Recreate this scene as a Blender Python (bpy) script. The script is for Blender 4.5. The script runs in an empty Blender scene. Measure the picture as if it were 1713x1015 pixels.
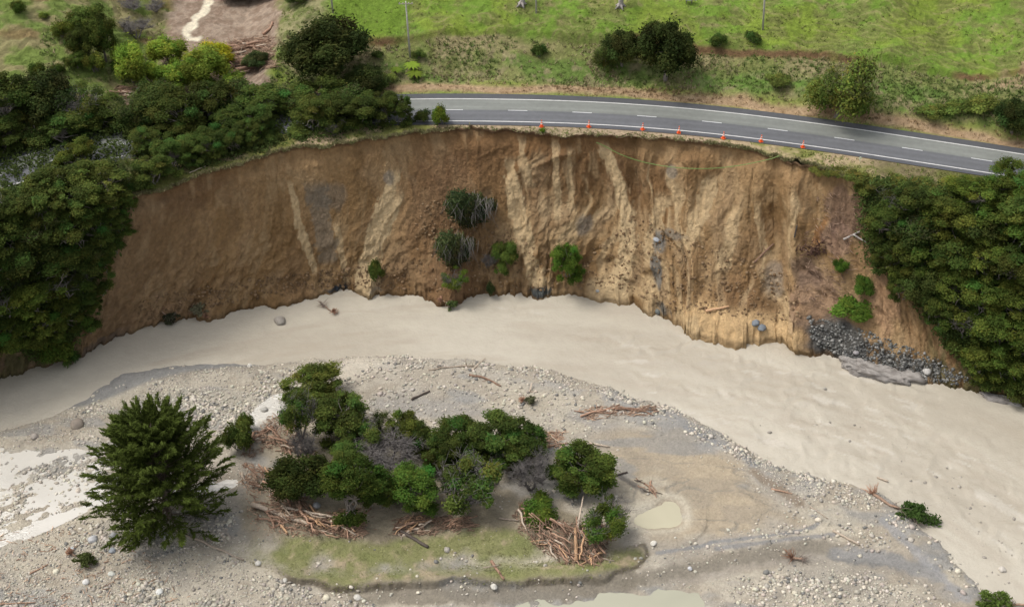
import bpy, math, random
import numpy as np
from mathutils import Vector, Matrix
from mathutils.bvhtree import BVHTree
rad = math.radians
C = bpy.context.scene
COL = C.collection
RNG = np.random.default_rng(7)
random.seed(7)

# ------------------------------------------------------------------ camera, light, exposure
PITCH = 37.6                       # degrees below the horizon
CAMZ = 111.0
FPX = 2379.0                       # 50 mm on a 36 mm sensor, for a picture 1713 wide
cam_d = bpy.data.cameras.new('camera'); cam = bpy.data.objects.new('camera', cam_d); COL.objects.link(cam)
cam.location = (0, 0, CAMZ); cam.rotation_euler = (rad(90 - PITCH), 0, 0)
cam_d.lens = 50; cam_d.sensor_width = 36; cam_d.clip_start = 1; cam_d.clip_end = 6000
C.camera = cam
C.view_settings.view_transform = 'Standard'; C.view_settings.look = 'None'; C.view_settings.gamma = 1
C.view_settings.exposure = 0.56

SUN_AZ, SUN_EL = -78.0, 60.0       # azimuth from +Y, negative = to the left
w = bpy.data.worlds.new('World'); C.world = w; w.use_nodes = True
nt = w.node_tree; bg = nt.nodes['Background']
sky = nt.nodes.new('ShaderNodeTexSky'); sky.sky_type = 'NISHITA'; sky.sun_disc = False
sky.sun_elevation = rad(SUN_EL); sky.sun_rotation = rad(SUN_AZ); sky.dust_density = 4.0; sky.air_density = 1.0
hz = nt.nodes.new('ShaderNodeHueSaturation'); hz.inputs['Saturation'].default_value = .28     # thin high cloud: a whiter sky
nt.links.new(sky.outputs[0], hz.inputs['Color']); nt.links.new(hz.outputs[0], bg.inputs[0]); bg.inputs[1].default_value = 0.15
sl = bpy.data.lights.new('sun', 'SUN'); sl.energy = 1.0; sl.angle = rad(16.0); sl.color = (1, .95, .87)
sun = bpy.data.objects.new('sun', sl); COL.objects.link(sun)
a, e = rad(SUN_AZ), rad(SUN_EL)
sdir = Vector((math.sin(a) * math.cos(e), math.cos(a) * math.cos(e), math.sin(e)))
sun.rotation_euler = sdir.to_track_quat('Z', 'Y').to_euler()
sun.location = (-100, 100, 200)

# ------------------------------------------------------------------ numpy helpers
def _h(ix, iy, s):
    n = (ix * 374761393 + iy * 668265263 + s * 1442695041).astype(np.int64) & 0xffffffff
    n = ((n ^ (n >> 13)) * 1274126177) & 0xffffffff
    n = (n ^ (n >> 16)) & 0xffffffff
    return n.astype(np.float64) / 4294967295.0
def vnoise(x, y, s=0):
    x = np.asarray(x, float); y = np.asarray(y, float)
    ix = np.floor(x).astype(np.int64); iy = np.floor(y).astype(np.int64)
    fx = x - ix; fy = y - iy
    fx = fx * fx * (3 - 2 * fx); fy = fy * fy * (3 - 2 * fy)
    return ((_h(ix, iy, s) * (1 - fx) + _h(ix + 1, iy, s) * fx) * (1 - fy)
            + (_h(ix, iy + 1, s) * (1 - fx) + _h(ix + 1, iy + 1, s) * fx) * fy)
def fbm(x, y, o=4, s=0, g=0.5):
    t = 0; amp = 1; tot = 0
    for k in range(o):
        t = t + amp * vnoise(x * 2 ** k + 17.3 * k, y * 2 ** k - 9.1 * k, s + k); tot += amp; amp *= g
    return t / tot
def ridge(x, y, o=3, s=0):
    t = 0; amp = 1; tot = 0
    for k in range(o):
        t = t + amp * (1 - np.abs(2 * vnoise(x * 2 ** k + 5.3 * k, y * 2 ** k + 3.1 * k, s + k) - 1)); tot += amp; amp *= .5
    return t / tot
def sst(a, b, x):
    t = np.clip((x - a) / (b - a), 0, 1); return t * t * (3 - 2 * t)
def mixc(a, b, t):
    a = np.asarray(a, float); b = np.asarray(b, float); t = np.asarray(t)[..., None]
    return a * (1 - t) + b * t
def chaikin(P, n=2, closed=True):
    P = np.array(P, float)
    for _ in range(n):
        if closed:
            Q = np.roll(P, -1, 0); P = np.stack([.75 * P + .25 * Q, .25 * P + .75 * Q], 1).reshape(-1, P.shape[1])
        else:
            a, b = P[:-1], P[1:]
            P = np.vstack([P[:1], np.stack([.75 * a + .25 * b, .25 * a + .75 * b], 1).reshape(-1, P.shape[1]), P[-1:]])
    return P
def sdpoly(x, y, P):               # >0 inside
    P = np.asarray(P); d = np.full(x.shape, 1e9); ins = np.zeros(x.shape, bool)
    n = len(P)
    for i in range(n):
        ax, ay = P[i][:2]; bx, by = P[(i + 1) % n][:2]
        ex, ey = bx - ax, by - ay; L = ex * ex + ey * ey + 1e-12
        t = np.clip(((x - ax) * ex + (y - ay) * ey) / L, 0, 1)
        d = np.minimum(d, (x - ax - t * ex) ** 2 + (y - ay - t * ey) ** 2)
        c = ((ay > y) != (by > y)) & (x < (bx - ax) * (y - ay) / (by - ay + 1e-15) + ax)
        ins ^= c
    d = np.sqrt(d); return np.where(ins, d, -d)
def sdline(x, y, P):               # distance to an open polyline, sign + to the left of its direction, and the fraction along
    P = np.asarray(P); best = np.full(x.shape, 1e18); sg = np.zeros(x.shape); al = np.zeros(x.shape)
    for i in range(len(P) - 1):
        ax, ay = P[i][:2]; bx, by = P[i + 1][:2]
        ex, ey = bx - ax, by - ay; L = ex * ex + ey * ey + 1e-12
        t = np.clip(((x - ax) * ex + (y - ay) * ey) / L, 0, 1)
        dd = (x - ax - t * ex) ** 2 + (y - ay - t * ey) ** 2
        m = dd < best
        cr = ex * (y - ay) - ey * (x - ax)
        best = np.where(m, dd, best); sg = np.where(m, np.sign(cr), sg); al = np.where(m, i + t, al)
    return np.sqrt(best) * sg, al
_p = rad(PITCH)
def ray(px, py):
    u = px - 856.5; v = 507.5 - py
    return np.array([u, FPX * math.cos(_p) + v * math.sin(_p), -FPX * math.sin(_p) + v * math.cos(_p)])
def gp(px, py, z=0.0):             # survey point read off at a known level
    d = ray(px, py); t = (z - CAMZ) / d[2]; return np.array([d[0] * t, d[1] * t, z])
def gpl(L, z): return np.array([gp(p[0], p[1], z)[:2] for p in L])

# ------------------------------------------------------------------ mesh helpers
def mesh(name, V, F, mat, col=None, smooth=True, parent=None, mats=None, mi=None):
    V = np.asarray(V, np.float32); F = np.asarray(F, np.int32)
    me = bpy.data.meshes.new(name)
    me.vertices.add(len(V)); me.vertices.foreach_set('co', V.ravel())
    nf, k = F.shape
    me.loops.add(nf * k); me.loops.foreach_set('vertex_index', F.ravel())
    me.polygons.add(nf); me.polygons.foreach_set('loop_start', np.arange(0, nf * k, k, dtype=np.int32))
    me.polygons.foreach_set('loop_total', np.full(nf, k, np.int32))
    me.polygons.foreach_set('use_smooth', np.full(nf, smooth, bool))
    if col is not None:
        at = me.color_attributes.new('col', 'FLOAT_COLOR', 'POINT')
        c4 = np.ones((len(V), 4), np.float32); c4[:, :3] = np.clip(col, 0, 1); at.data.foreach_set('color', c4.ravel())
    for m in (mats or [mat]): me.materials.append(m)
    if mi is not None: me.polygons.foreach_set('material_index', np.asarray(mi, np.int32))
    me.update(calc_edges=True)
    o = bpy.data.objects.new(name, me); COL.objects.link(o)
    if parent: o.parent = parent
    return o
def tag(o, label=None, cat=None, group=None, kind=None):
    if label: o['label'] = label
    if cat: o['category'] = cat
    if group: o['group'] = group
    if kind: o['kind'] = kind
    return o
def empty(name, loc=(0, 0, 0), rz=0):
    o = bpy.data.objects.new(name, None); COL.objects.link(o); o.location = loc; o.rotation_euler = (0, 0, rz); return o
def copy_tree(o, parent=None):
    c = o.copy(); COL.objects.link(c); c.parent = parent
    for ch in o.children: copy_tree(ch, c)
    return c
def gridf(nr, nc):
    i = np.arange(nr * nc).reshape(nr, nc)
    return np.stack([i[:-1, :-1], i[:-1, 1:], i[1:, 1:], i[1:, :-1]], -1).reshape(-1, 4)
def ico(sub=0):
    t = (1 + 5 ** .5) / 2
    V = np.array([(-1,t,0),(1,t,0),(-1,-t,0),(1,-t,0),(0,-1,t),(0,1,t),(0,-1,-t),(0,1,-t),(t,0,-1),(t,0,1),(-t,0,-1),(-t,0,1)], float)
    F = [(0,11,5),(0,5,1),(0,1,7),(0,7,10),(0,10,11),(1,5,9),(5,11,4),(11,10,2),(10,7,6),(7,1,8),(3,9,4),(3,4,2),(3,2,6),(3,6,8),(3,8,9),(4,9,5),(2,4,11),(6,2,10),(8,6,7),(9,8,1)]
    V = [v / np.linalg.norm(v) for v in V]
    for _ in range(sub):
        c = {}; G = []
        def mid(a, b):
            k = (min(a, b), max(a, b))
            if k not in c:
                m = V[a] + V[b]; V.append(m / np.linalg.norm(m)); c[k] = len(V) - 1
            return c[k]
        for a_, b_, c_ in F:
            x, y, z = mid(a_, b_), mid(b_, c_), mid(c_, a_)
            G += [(a_, x, z), (b_, y, x), (c_, z, y), (x, y, z)]
        F = G
    return np.array(V), np.array(F)
ICO0, ICO1, ICO2 = ico(0), ico(1), ico(2)
def randrot(n, rng):
    q = rng.normal(size=(n, 4)); q /= np.linalg.norm(q, axis=1)[:, None]
    w_, x, y, z = q.T
    return np.stack([1-2*(y*y+z*z), 2*(x*y-z*w_), 2*(x*z+y*w_), 2*(x*y+z*w_), 1-2*(x*x+z*z), 2*(y*z-x*w_), 2*(x*z-y*w_), 2*(y*z+x*w_), 1-2*(x*x+y*y)], -1).reshape(n, 3, 3)
def lumps(name, P, S, colr, mat, tmpl=ICO0, flat=.65, smooth=True, rng=None, irr=.22, parent=None):
    rng = rng or RNG; n = len(P); V0, F0 = tmpl; k = len(V0)
    sc = rng.uniform(.65, 1.25, (n, 1, 3)); R = randrot(n, rng)
    V = V0[None] * (1 + rng.uniform(-irr, irr, (n, k, 1))) * sc
    V = np.einsum('nij,nkj->nki', R, V)
    V[..., 2] *= flat
    V = V * np.asarray(S)[:, None, None] + np.asarray(P)[:, None, :]
    F = (F0[None] + (np.arange(n) * k)[:, None, None]).reshape(-1, 3)
    return mesh(name, V.reshape(-1, 3), F, mat, np.repeat(np.asarray(colr), k, 0), smooth, parent)
def tube(pts, rs, n=6, cap=True):
    pts = np.asarray(pts, float); m = len(pts)
    T = np.gradient(pts, axis=0); T /= np.linalg.norm(T, axis=1)[:, None] + 1e-9
    up = np.array([0, 0, 1.]) if abs(T[0][2]) < .9 else np.array([1., 0, 0])
    A = np.cross(T, up); A /= np.linalg.norm(A, axis=1)[:, None] + 1e-9
    B = np.cross(T, A)
    an = np.linspace(0, 2 * math.pi, n, endpoint=False)
    V = pts[:, None] + (A[:, None] * np.cos(an)[None, :, None] + B[:, None] * np.sin(an)[None, :, None]) * np.asarray(rs)[:, None, None]
    V = V.reshape(-1, 3); F = []
    for i in range(m - 1):
        for j in range(n):
            F.append((i * n + j, i * n + (j + 1) % n, (i + 1) * n + (j + 1) % n, (i + 1) * n + j))
    if cap:
        V = np.vstack([V, pts[:1], pts[-1:]]); c0, c1 = len(V) - 2, len(V) - 1
        for j in range(n):
            F.append((c0, (j + 1) % n, j, j)); F.append((c1, (m - 1) * n + j, (m - 1) * n + (j + 1) % n, (m - 1) * n + (j + 1) % n))
    return V, F
class MB:
    def __init__(s): s.V = []; s.F = []; s.c = []; s.n = 0
    def add(s, V, F, col=(1, 1, 1)):
        V = np.asarray(V); F = np.asarray(F)
        s.V.append(V); s.F.append(F + s.n); s.c.append(np.broadcast_to(np.asarray(col, float), (len(V), 3))); s.n += len(V)
    def tube(s, pts, rs, n=6, col=(1, 1, 1)): s.add(*tube(pts, rs, n), col)
    def box(s, c, h, rz=0, col=(1, 1, 1)):
        V = np.array([(x, y, z) for x in (-1, 1) for y in (-1, 1) for z in (-1, 1)], float) * np.array(h)
        cc, ss = math.cos(rz), math.sin(rz); V = V @ np.array([[cc, ss, 0], [-ss, cc, 0], [0, 0, 1]]) + np.array(c)
        s.add(V, [(0,1,3,2),(4,6,7,5),(0,4,5,1),(2,3,7,6),(0,2,6,4),(1,5,7,3)], col)
    def build(s, name, mat, parent=None, smooth=True):
        V = np.vstack(s.V); F = np.vstack(s.F)
        # degenerate quads stand for triangles
        me = bpy.data.meshes.new(name)
        me.from_pydata(V.tolist(), [], [list(dict.fromkeys(f)) for f in F.tolist()])
        at = me.color_attributes.new('col', 'FLOAT_COLOR', 'POINT')
        c4 = np.ones((len(V), 4), np.float32); c4[:, :3] = np.vstack(s.c); at.data.foreach_set('color', c4.ravel())
        me.polygons.foreach_set('use_smooth', np.full(len(me.polygons), smooth, bool))
        me.materials.append(mat); me.update()
        o = bpy.data.objects.new(name, me); COL.objects.link(o)
        if parent: o.parent = parent
        return o

# ------------------------------------------------------------------ materials
def mat_col(name, rough=.85, bump=.3, bs=3.0, var=.25, vs=1.5, spec=.3, fine=0.0, trans=0, objrand=0, detail=6, huev=0):
    """Base colour = the mesh's own 'col' attribute times procedural noise; bump from noise."""
    m = bpy.data.materials.new(name); m.use_nodes = True; t = m.node_tree; N = t.nodes; L = t.links
    b = N['Principled BSDF']; b.inputs['Roughness'].default_value = rough; b.inputs['Specular IOR Level'].default_value = spec
    at = N.new('ShaderNodeVertexColor'); at.layer_name = 'col'
    tc = N.new('ShaderNodeTexCoord')
    n1 = N.new('ShaderNodeTexNoise'); n1.inputs['Scale'].default_value = vs; n1.inputs['Detail'].default_value = detail; n1.inputs['Roughness'].default_value = .65
    L.new(tc.outputs['Object'], n1.inputs['Vector'])
    mr = N.new('ShaderNodeMapRange'); mr.inputs[1].default_value = .25; mr.inputs[2].default_value = .75
    mr.inputs[3].default_value = 1 - var; mr.inputs[4].default_value = 1 + var; L.new(n1.outputs['Fac'], mr.inputs[0])
    src = mr.outputs[0]
    if objrand:
        oi = N.new('ShaderNodeObjectInfo'); r2 = N.new('ShaderNodeMapRange'); r2.inputs[3].default_value = 1 - objrand; r2.inputs[4].default_value = 1 + objrand
        L.new(oi.outputs['Random'], r2.inputs[0]); mm = N.new('ShaderNodeMath'); mm.operation = 'MULTIPLY'
        L.new(src, mm.inputs[0]); L.new(r2.outputs[0], mm.inputs[1]); src = mm.outputs[0]
    vm = N.new('ShaderNodeVectorMath'); vm.operation = 'SCALE'
    L.new(at.outputs['Color'], vm.inputs[0]); L.new(src, vm.inputs['Scale'])
    colout = vm.outputs[0]
    if huev:
        oi = N.new('ShaderNodeObjectInfo'); hs = N.new('ShaderNodeHueSaturation')
        r3 = N.new('ShaderNodeMapRange'); r3.inputs[3].default_value = .5 - huev; r3.inputs[4].default_value = .5 + huev
        ml = N.new('ShaderNodeMath'); ml.operation = 'MULTIPLY'; ml.inputs[1].default_value = 7.31
        fr = N.new('ShaderNodeMath'); fr.operation = 'FRACT'
        L.new(oi.outputs['Random'], ml.inputs[0]); L.new(ml.outputs[0], fr.inputs[0]); L.new(fr.outputs[0], r3.inputs[0])
        L.new(r3.outputs[0], hs.inputs['Hue']); L.new(colout, hs.inputs['Color']); colout = hs.outputs[0]
    L.new(colout, b.inputs['Base Color'])
    if bump:
        n2 = N.new('ShaderNodeTexNoise'); n2.inputs['Scale'].default_value = bs; n2.inputs['Detail'].default_value = 8; n2.inputs['Roughness'].default_value = .7
        L.new(tc.outputs['Object'], n2.inputs['Vector'])
        bp = N.new('ShaderNodeBump'); bp.inputs['Strength'].default_value = 1; bp.inputs['Distance'].default_value = bump
        L.new(n2.outputs['Fac'], bp.inputs['Height']); L.new(bp.outputs[0], b.inputs['Normal'])
    if trans:
        tr = N.new('ShaderNodeBsdfTranslucent'); L.new(colout, tr.inputs[0]); mx = N.new('ShaderNodeMixShader'); mx.inputs[0].default_value = trans
        L.new(b.outputs[0], mx.inputs[1]); L.new(tr.outputs[0], mx.inputs[2]); L.new(mx.outputs[0], N['Material Output'].inputs[0])
    return m
def mat_water(name, col, rough=.25, bump=.06, sc=.6, spec=.5, stretch=(1, 2.2, 1), sed=.08):
    m = bpy.data.materials.new(name); m.use_nodes = True; t = m.node_tree; N = t.nodes; L = t.links
    b = N['Principled BSDF']; b.inputs['Roughness'].default_value = rough; b.inputs['Specular IOR Level'].default_value = spec
    tc = N.new('ShaderNodeTexCoord'); mp = N.new('ShaderNodeMapping'); mp.inputs['Scale'].default_value = stretch
    L.new(tc.outputs['Object'], mp.inputs[0])
    n1 = N.new('ShaderNodeTexNoise'); n1.inputs['Scale'].default_value = .05; n1.inputs['Detail'].default_value = 7; n1.inputs['Distortion'].default_value = 1.2
    L.new(mp.outputs[0], n1.inputs['Vector'])
    cr = N.new('ShaderNodeMapRange'); cr.inputs[1].default_value = .3; cr.inputs[2].default_value = .7; cr.inputs[3].default_value = 1 - sed; cr.inputs[4].default_value = 1 + sed
    L.new(n1.outputs['Fac'], cr.inputs[0])
    vm = N.new('ShaderNodeVectorMath'); vm.operation = 'SCALE'; vm.inputs[0].default_value = col; L.new(cr.outputs[0], vm.inputs['Scale'])
    L.new(vm.outputs[0], b.inputs['Base Color'])
    n2 = N.new('ShaderNodeTexNoise'); n2.inputs['Scale'].default_value = sc; n2.inputs['Detail'].default_value = 5; n2.inputs['Distortion'].default_value = .8
    L.new(mp.outputs[0], n2.inputs['Vector'])
    n3 = N.new('ShaderNodeTexNoise'); n3.inputs['Scale'].default_value = .045; n3.inputs['Detail'].default_value = 2
    L.new(tc.outputs['Object'], n3.inputs['Vector'])
    m3 = N.new('ShaderNodeMapRange'); m3.inputs[1].default_value = .45; m3.inputs[2].default_value = .66; m3.inputs[3].default_value = .12; m3.inputs[4].default_value = 2.4
    L.new(n3.outputs['Fac'], m3.inputs[0])
    mu = N.new('ShaderNodeMath'); mu.operation = 'MULTIPLY'; L.new(n2.outputs['Fac'], mu.inputs[0]); L.new(m3.outputs[0], mu.inputs[1])
    bp = N.new('ShaderNodeBump'); bp.inputs['Distance'].default_value = bump; L.new(mu.outputs[0], bp.inputs['Height']); L.new(bp.outputs[0], b.inputs['Normal'])
    return m
M_soil = mat_col('cliff_soil', .9, .55, 2.2, .2, 1.6, .12)
M_land = mat_col('pasture_ground', .95, .35, 2.0, .3, 1.3, .1)
M_bar = mat_col('river_silt', .75, .22, 3.2, .2, 3.0, .35)
M_stone = mat_col('stone', .7, .05, 6, .2, 3, .4)
M_wetstone = mat_col('wet_stone', .35, .05, 6, .25, 3, .5)
M_leaf = mat_col('leaf', .8, 0, 1, .15, .6, .1, trans=.34, objrand=.28, huev=.014)
M_bark = mat_col('bark', .9, .03, 8, .3, 4, .15)
M_wood = mat_col('driftwood', .8, .02, 12, .35, 5, .25, objrand=.3)
M_grass = mat_col('grass_blades', .7, 0, 1, .15, .8, .2, trans=.2)
M_road = mat_col('asphalt', .75, .01, 20, .12, 1.1, .35)
M_paint = mat_col('road_paint', .6, 0, 1, .12, 2.5, .3)
M_plain = mat_col('plain_paint', .5, 0, 1, .06, 4, .4, objrand=.08)
M_water = mat_water('river_water', (.475, .437, .368), .24, .2, .7, .5)
M_riv = mat_col('silty_river', .25, .11, 1.3, .05, .5, .5)
M_riffle = mat_water('riffle_water', (.56, .53, .47), .2, .10, 1.6, .9, (1, 1.6, 1))  # paler than the river: glare on the shallows put into the base colour
M_pond = mat_water('pond_water', (.42, .385, .275), .22, .02, .5, .4)
M_creek = mat_water('creek_water', (.36, .35, .265), .16, .02, .6, .4)

# ------------------------------------------------------------------ survey lines
WZ = -22.0                        # river level; the road is level 0
PAIRS = [(-700,700,-700,960),(-400,560,-400,810),(-200,460,-200,720),(-80,415,-80,670),(0,385,0,635),(70,365,70,612),(140,345,130,600),(215,328,175,572),(255,322,230,546),(300,305,290,532),(360,283,360,523),
 (420,270,430,510),(470,255,500,497),(530,245,560,487),(600,237,610,486),(640,228,650,488),(700,218,715,497),(760,215,775,492),(830,216,840,488),(900,222,900,490),
 (960,227,960,490),(1000,226,1030,493),(1050,227,1070,508),(1100,230,1115,526),(1160,236,1160,538),(1220,244,1210,548),(1280,257,1270,552),(1330,268,1330,562),
 (1375,283,1375,584),(1425,297,1430,606),(1500,312,1500,624),(1600,335,1600,646),(1713,365,1713,672),(1850,410,1850,715),(2050,470,2050,790),(2400,600,2400,920)]
PAIRS = np.array(PAIRS, float)
TOPP = np.array([gp(a_, b_, 0)[:2] for a_, b_ in PAIRS[:, :2]]); BASP = np.array([gp(a_, b_, WZ)[:2] for a_, b_ in PAIRS[:, 2:]])
ST = PAIRS[:, 0]                   # station along the bluff
def smooth_interp(s, S, P):        # Catmull-like smoothing of the survey
    out = []
    for k in range(P.shape[1]):
        m = np.gradient(P[:, k], S)
        i = np.clip(np.searchsorted(S, s) - 1, 0, len(S) - 2); h = S[i + 1] - S[i]; t = (s - S[i]) / h
        out.append((2*t**3-3*t**2+1)*P[i, k] + (t**3-2*t**2+t)*h*m[i] + (-2*t**3+3*t**2)*P[i+1, k] + (t**3-t**2)*h*m[i+1])
    return np.stack(out, -1)
NC = 1700
sfine = np.concatenate([np.linspace(-700, -120, 110), np.linspace(-118, 1840, NC - 200), np.linspace(1843, 2400, 90)]); NC = len(sfine)
TOP = smooth_interp(sfine, ST, TOPP); BAS = smooth_interp(sfine, ST, BASP)
jag = (fbm(sfine * .035, sfine * 0, 3, 5) - .5) * 2.0 + (fbm(sfine * .09, sfine * 0 + 4, 3, 6) - .5) * 1.3
jag *= 1 - .5 * sst(940, 1000, sfine) * (1 - sst(1260, 1300, sfine))
TOP0, BAS0 = TOP.copy(), BAS.copy()
TOP[:, 1] += jag
BAS[:, 1] += (fbm(sfine * .05, sfine * 0, 4, 8) - .5) * 2.2 + (fbm(sfine * .25, sfine * 0, 3, 18) - .5) * .8
EX, EY = TOP[:, 0], TOP[:, 1]
def edge_y(x): return np.interp(x, EX, EY)

RC = [(-700,560),(-450,430),(-250,362),(-100,322),(0,294),(100,265),(200,242),(300,223),(400,208),(500,196),(600,187.5),(690,184.5),(762,184),(868,185.2),(975,188.5),(1077,194.5),(1186,203.8),(1298,217),(1410,232.3),(1530,250.5),(1656,269.5),(1850,301),(2100,345),(2400,400)]
ROAD = chaikin(gpl(RC, 0), 2, False)
# resample the centreline evenly
seg = np.r_[0, np.cumsum(np.linalg.norm(np.diff(ROAD, axis=0), axis=1))]
sr = np.arange(0, seg[-1], 0.5)
RD = np.stack([np.interp(sr, seg, ROAD[:, 0]), np.interp(sr, seg, ROAD[:, 1])], 1)
T_ = np.gradient(RD, axis=0); T_ /= np.linalg.norm(T_, axis=1)[:, None]; NR = np.stack([-T_[:, 1], T_[:, 0]], 1)   # normal to the left = away from the river
ROADC = RD[::12]

GUL = gpl([(300, 215), (330, 130), (322, 60), (350, 0), (370, -60)], 0)      # axis of the gully that fed the debris flow
LEDGE_PX = [(560,72),(620,76),(690,72),(760,62),(860,62),(930,70),(1000,72),(1060,80),(1150,82),(1210,92),(1300,98),(1380,108),(1470,112),(1560,124),(1650,128),(1713,128),(1900,150)]
def hill0(x, y):
    d, _ = sdline(x, y, ROADC)
    h = .30 * np.clip(d - 6.2, 0, 18) + .26 * np.clip(d - 24.2, 0, 60) + .12 * np.clip(d - 84, 0, 200)
    g, al = sdline(x, y, GUL); g = np.abs(g)
    fl = .07 * np.clip(d - 6, 0, 400) + .45 * np.clip(g - 8.5, 0, 100)
    h = np.where(h < fl, h, fl + 0 * h)
    h = h - .25 * np.clip(-d - 5.0, 0, 3.0) * .2
    return h, d, g
def march(px, py, fn):
    d = ray(px, py); d = d / np.linalg.norm(d)
    t = np.arange(150, 400, .25); P = d[None] * t[:, None] + np.array([0, 0, CAMZ])
    z = fn(P[:, 0], P[:, 1]); i = int(np.argmax(P[:, 2] < z)); return P[i]
LEDGE = chaikin(np.array([march(a_, b_, lambda x, y: hill0(x, y)[0])[:2] for a_, b_ in LEDGE_PX]), 1, False)
TRK = LEDGE
DEBRIS = chaikin(np.array([march(a_, b_, lambda x, y: hill0(x, y)[0])[:2] for a_, b_ in
    [(300,-40),(465,-40),(470,10),(462,60),(455,120),(440,150),(300,160),(170,190),(165,170),(260,130),(270,60),(290,20)]]), 2)
STRM = np.array([march(a_, b_, lambda x, y: hill0(x, y)[0])[:2] for a_, b_ in [(345,-60),(346,-20),(348,8),(340,22),(328,32),(322,44),(310,54),(318,66),(330,66)]])
RIDGEG = chaikin(np.array([march(a_, b_, lambda x, y: hill0(x, y)[0])[:2] for a_, b_ in [(470,-40),(560,-40),(548,20),(560,70),(640,80),(640,160),(470,150),(455,60)]]), 2)
PAD = chaikin(np.array([march(a_, b_, lambda x, y: hill0(x, y)[0])[:2] for a_, b_ in [(548,-30),(690,-30),(692,40),(680,66),(640,74),(575,70),(550,40)]]), 2)

def upper(x, y, full=True):
    h, d, g = hill0(x, y)
    ld, _ = sdline(x, y, LEDGE); ld = ld + (fbm(x * .15, y * .15, 3, 31) - .5) * 1.6
    deb = sdpoly(x, y, DEBRIS)
    far = sst(6.5, 10, d)
    debm = sst(-1, 1.5, deb)
    h = h + far * (1 - debm) * ((fbm(x * .07, y * .07, 3, 40) - .5) * 4.2 + (fbm(x * .3, y * .3, 3, 41) - .5) * 1.0)
    h = h + debm * (fbm(x * .3, y * .3, 4, 42) - .5) * .5
    step = sst(-.35, .35, ld) * (d > 8) * (.45 + .7 * vnoise(x * .08, y * 0, 3)) * (g > 14)
    h = h + step * 1.1 * np.exp(-np.clip(ld, 0, 40) / 14)
    # sheep terraces
    ph = (d + (fbm(x * .09, y * .09, 4, 50) - .5) * 12 + (fbm(x * .5, y * .5, 2, 52) - .5) * 2.2) * .5
    ter = (1 - np.abs(2 * (ph - np.floor(ph)) - 1))
    h = h + sst(10, 18, d) * (1 - debm) * ter * .36 * sst(.35, .6, fbm(x * .06, y * .06, 2, 51))
    near = sst(-4.6, -6.5, d)
    h = h + near * (fbm(x * .5, y * .5, 3, 43) - .5) * .4 - .06
    return h, d, g, ld, deb, ter
# ------------------------------------------------------------------ upper ground
vr = np.concatenate([np.linspace(0, 1.2, 7)[:-1], np.arange(1.2, 62, .27), 62 + np.geomspace(1, 900, 40)])
X = np.repeat(EX[None], len(vr), 0); Y = EY[None] + vr[:, None]
# fan the far rows outwards
fan = np.clip(vr - 62, 0, None)[:, None] * .012; X = X * (1 + fan)
h, d, g, ld, deb, ter = upper(X, Y)
n1 = fbm(X * .12, Y * .12, 4, 60); n2 = fbm(X * .9, Y * .9, 4, 61); n3 = fbm(X * .35, Y * .5, 4, 62); n4 = fbm(X * 2.2, Y * 2.2, 2, 63)
green = np.array([.175, .235, .036]); lush = np.array([.135, .22, .032]); tan = np.array([.30, .235, .125]); brown = np.array([.17, .105, .055]); olive = np.array([.16, .165, .055])
c = mixc(green, lush, sst(.4, .6, n1))
c = mixc(c, olive, sst(.47, .68, n3) * .5)
c = mixc(c, [.11, .15, .03], sst(.54, .72, fbm(X * .5, Y * 2.0, 4, 67)) * .45)
c = mixc(c, tan * .9, sst(.56, .74, n2 * .6 + n1 * .4) * .4)
c = mixc(c, olive * .75, (1 - ter) ** 2 * .8 * sst(.4, .6, n3) * (d > 12))
c = mixc(c, tan * .9, sst(.72, 1, ter) * .5 * sst(.35, .55, n3) * (d > 12))
# rough bank between the road and the ledge
bank = sst(7.5, 9.5, d) * (1 - sst(-2.5, .5, ld)) * (X > -33)
bc = mixc([.19, .19, .075], [.115, .17, .04], sst(.42, .6, n1 * .6 + n3 * .4)); bc = mixc(bc, [.27, .22, .13], sst(.5, .66, n2) * .75)
rgt = sst(5, 30, X); bc = mixc(bc, [.10, .185, .035], rgt * .6 * sst(.35, .6, n3))
c = mixc(c, bc, bank * .9)
pad = sst(-.5, 1.5, sdpoly(X, Y, PAD)); c = mixc(c, [.125, .20, .026], pad * (.8 + .2 * n2)[...])
rg = sst(-1, 2, sdpoly(X, Y, RIDGEG)) * (1 - pad); c = mixc(c, mixc([.27, .235, .13], [.15, .17, .06], sst(.42, .62, n2)), rg * .85)
# track and brown cut below the ledge, its broken shadow painted into the brown
trk = sst(-4.2, -3.0, ld) * (1 - sst(-.5, -.1, ld)) * (X > -25)
c = mixc(c, mixc([.27, .225, .12], [.17, .18, .06], sst(.45, .6, n1)), trk * (.35 + .55 * sst(.3, .5, n3)))
cut = np.exp(-((ld + .05) / .42) ** 2) * sst(.42, .6, fbm(X * .09, Y * .02, 3, 66)) * (X > -28) * (d > 9)
c = mixc(c, brown, np.clip(cut * 1.3, 0, 1))
slip = sst(.0, 1.2, sdpoly(X, Y, np.array([march(a_, b_, lambda x, y: hill0(x, y)[0])[:2] for a_, b_ in [(1635,132),(1713,122),(1800,125),(1800,160),(1713,155),(1660,150)]])) + (n3 - .5) * 4)
c = mixc(c, [.30, .21, .13], slip * .8)
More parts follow.
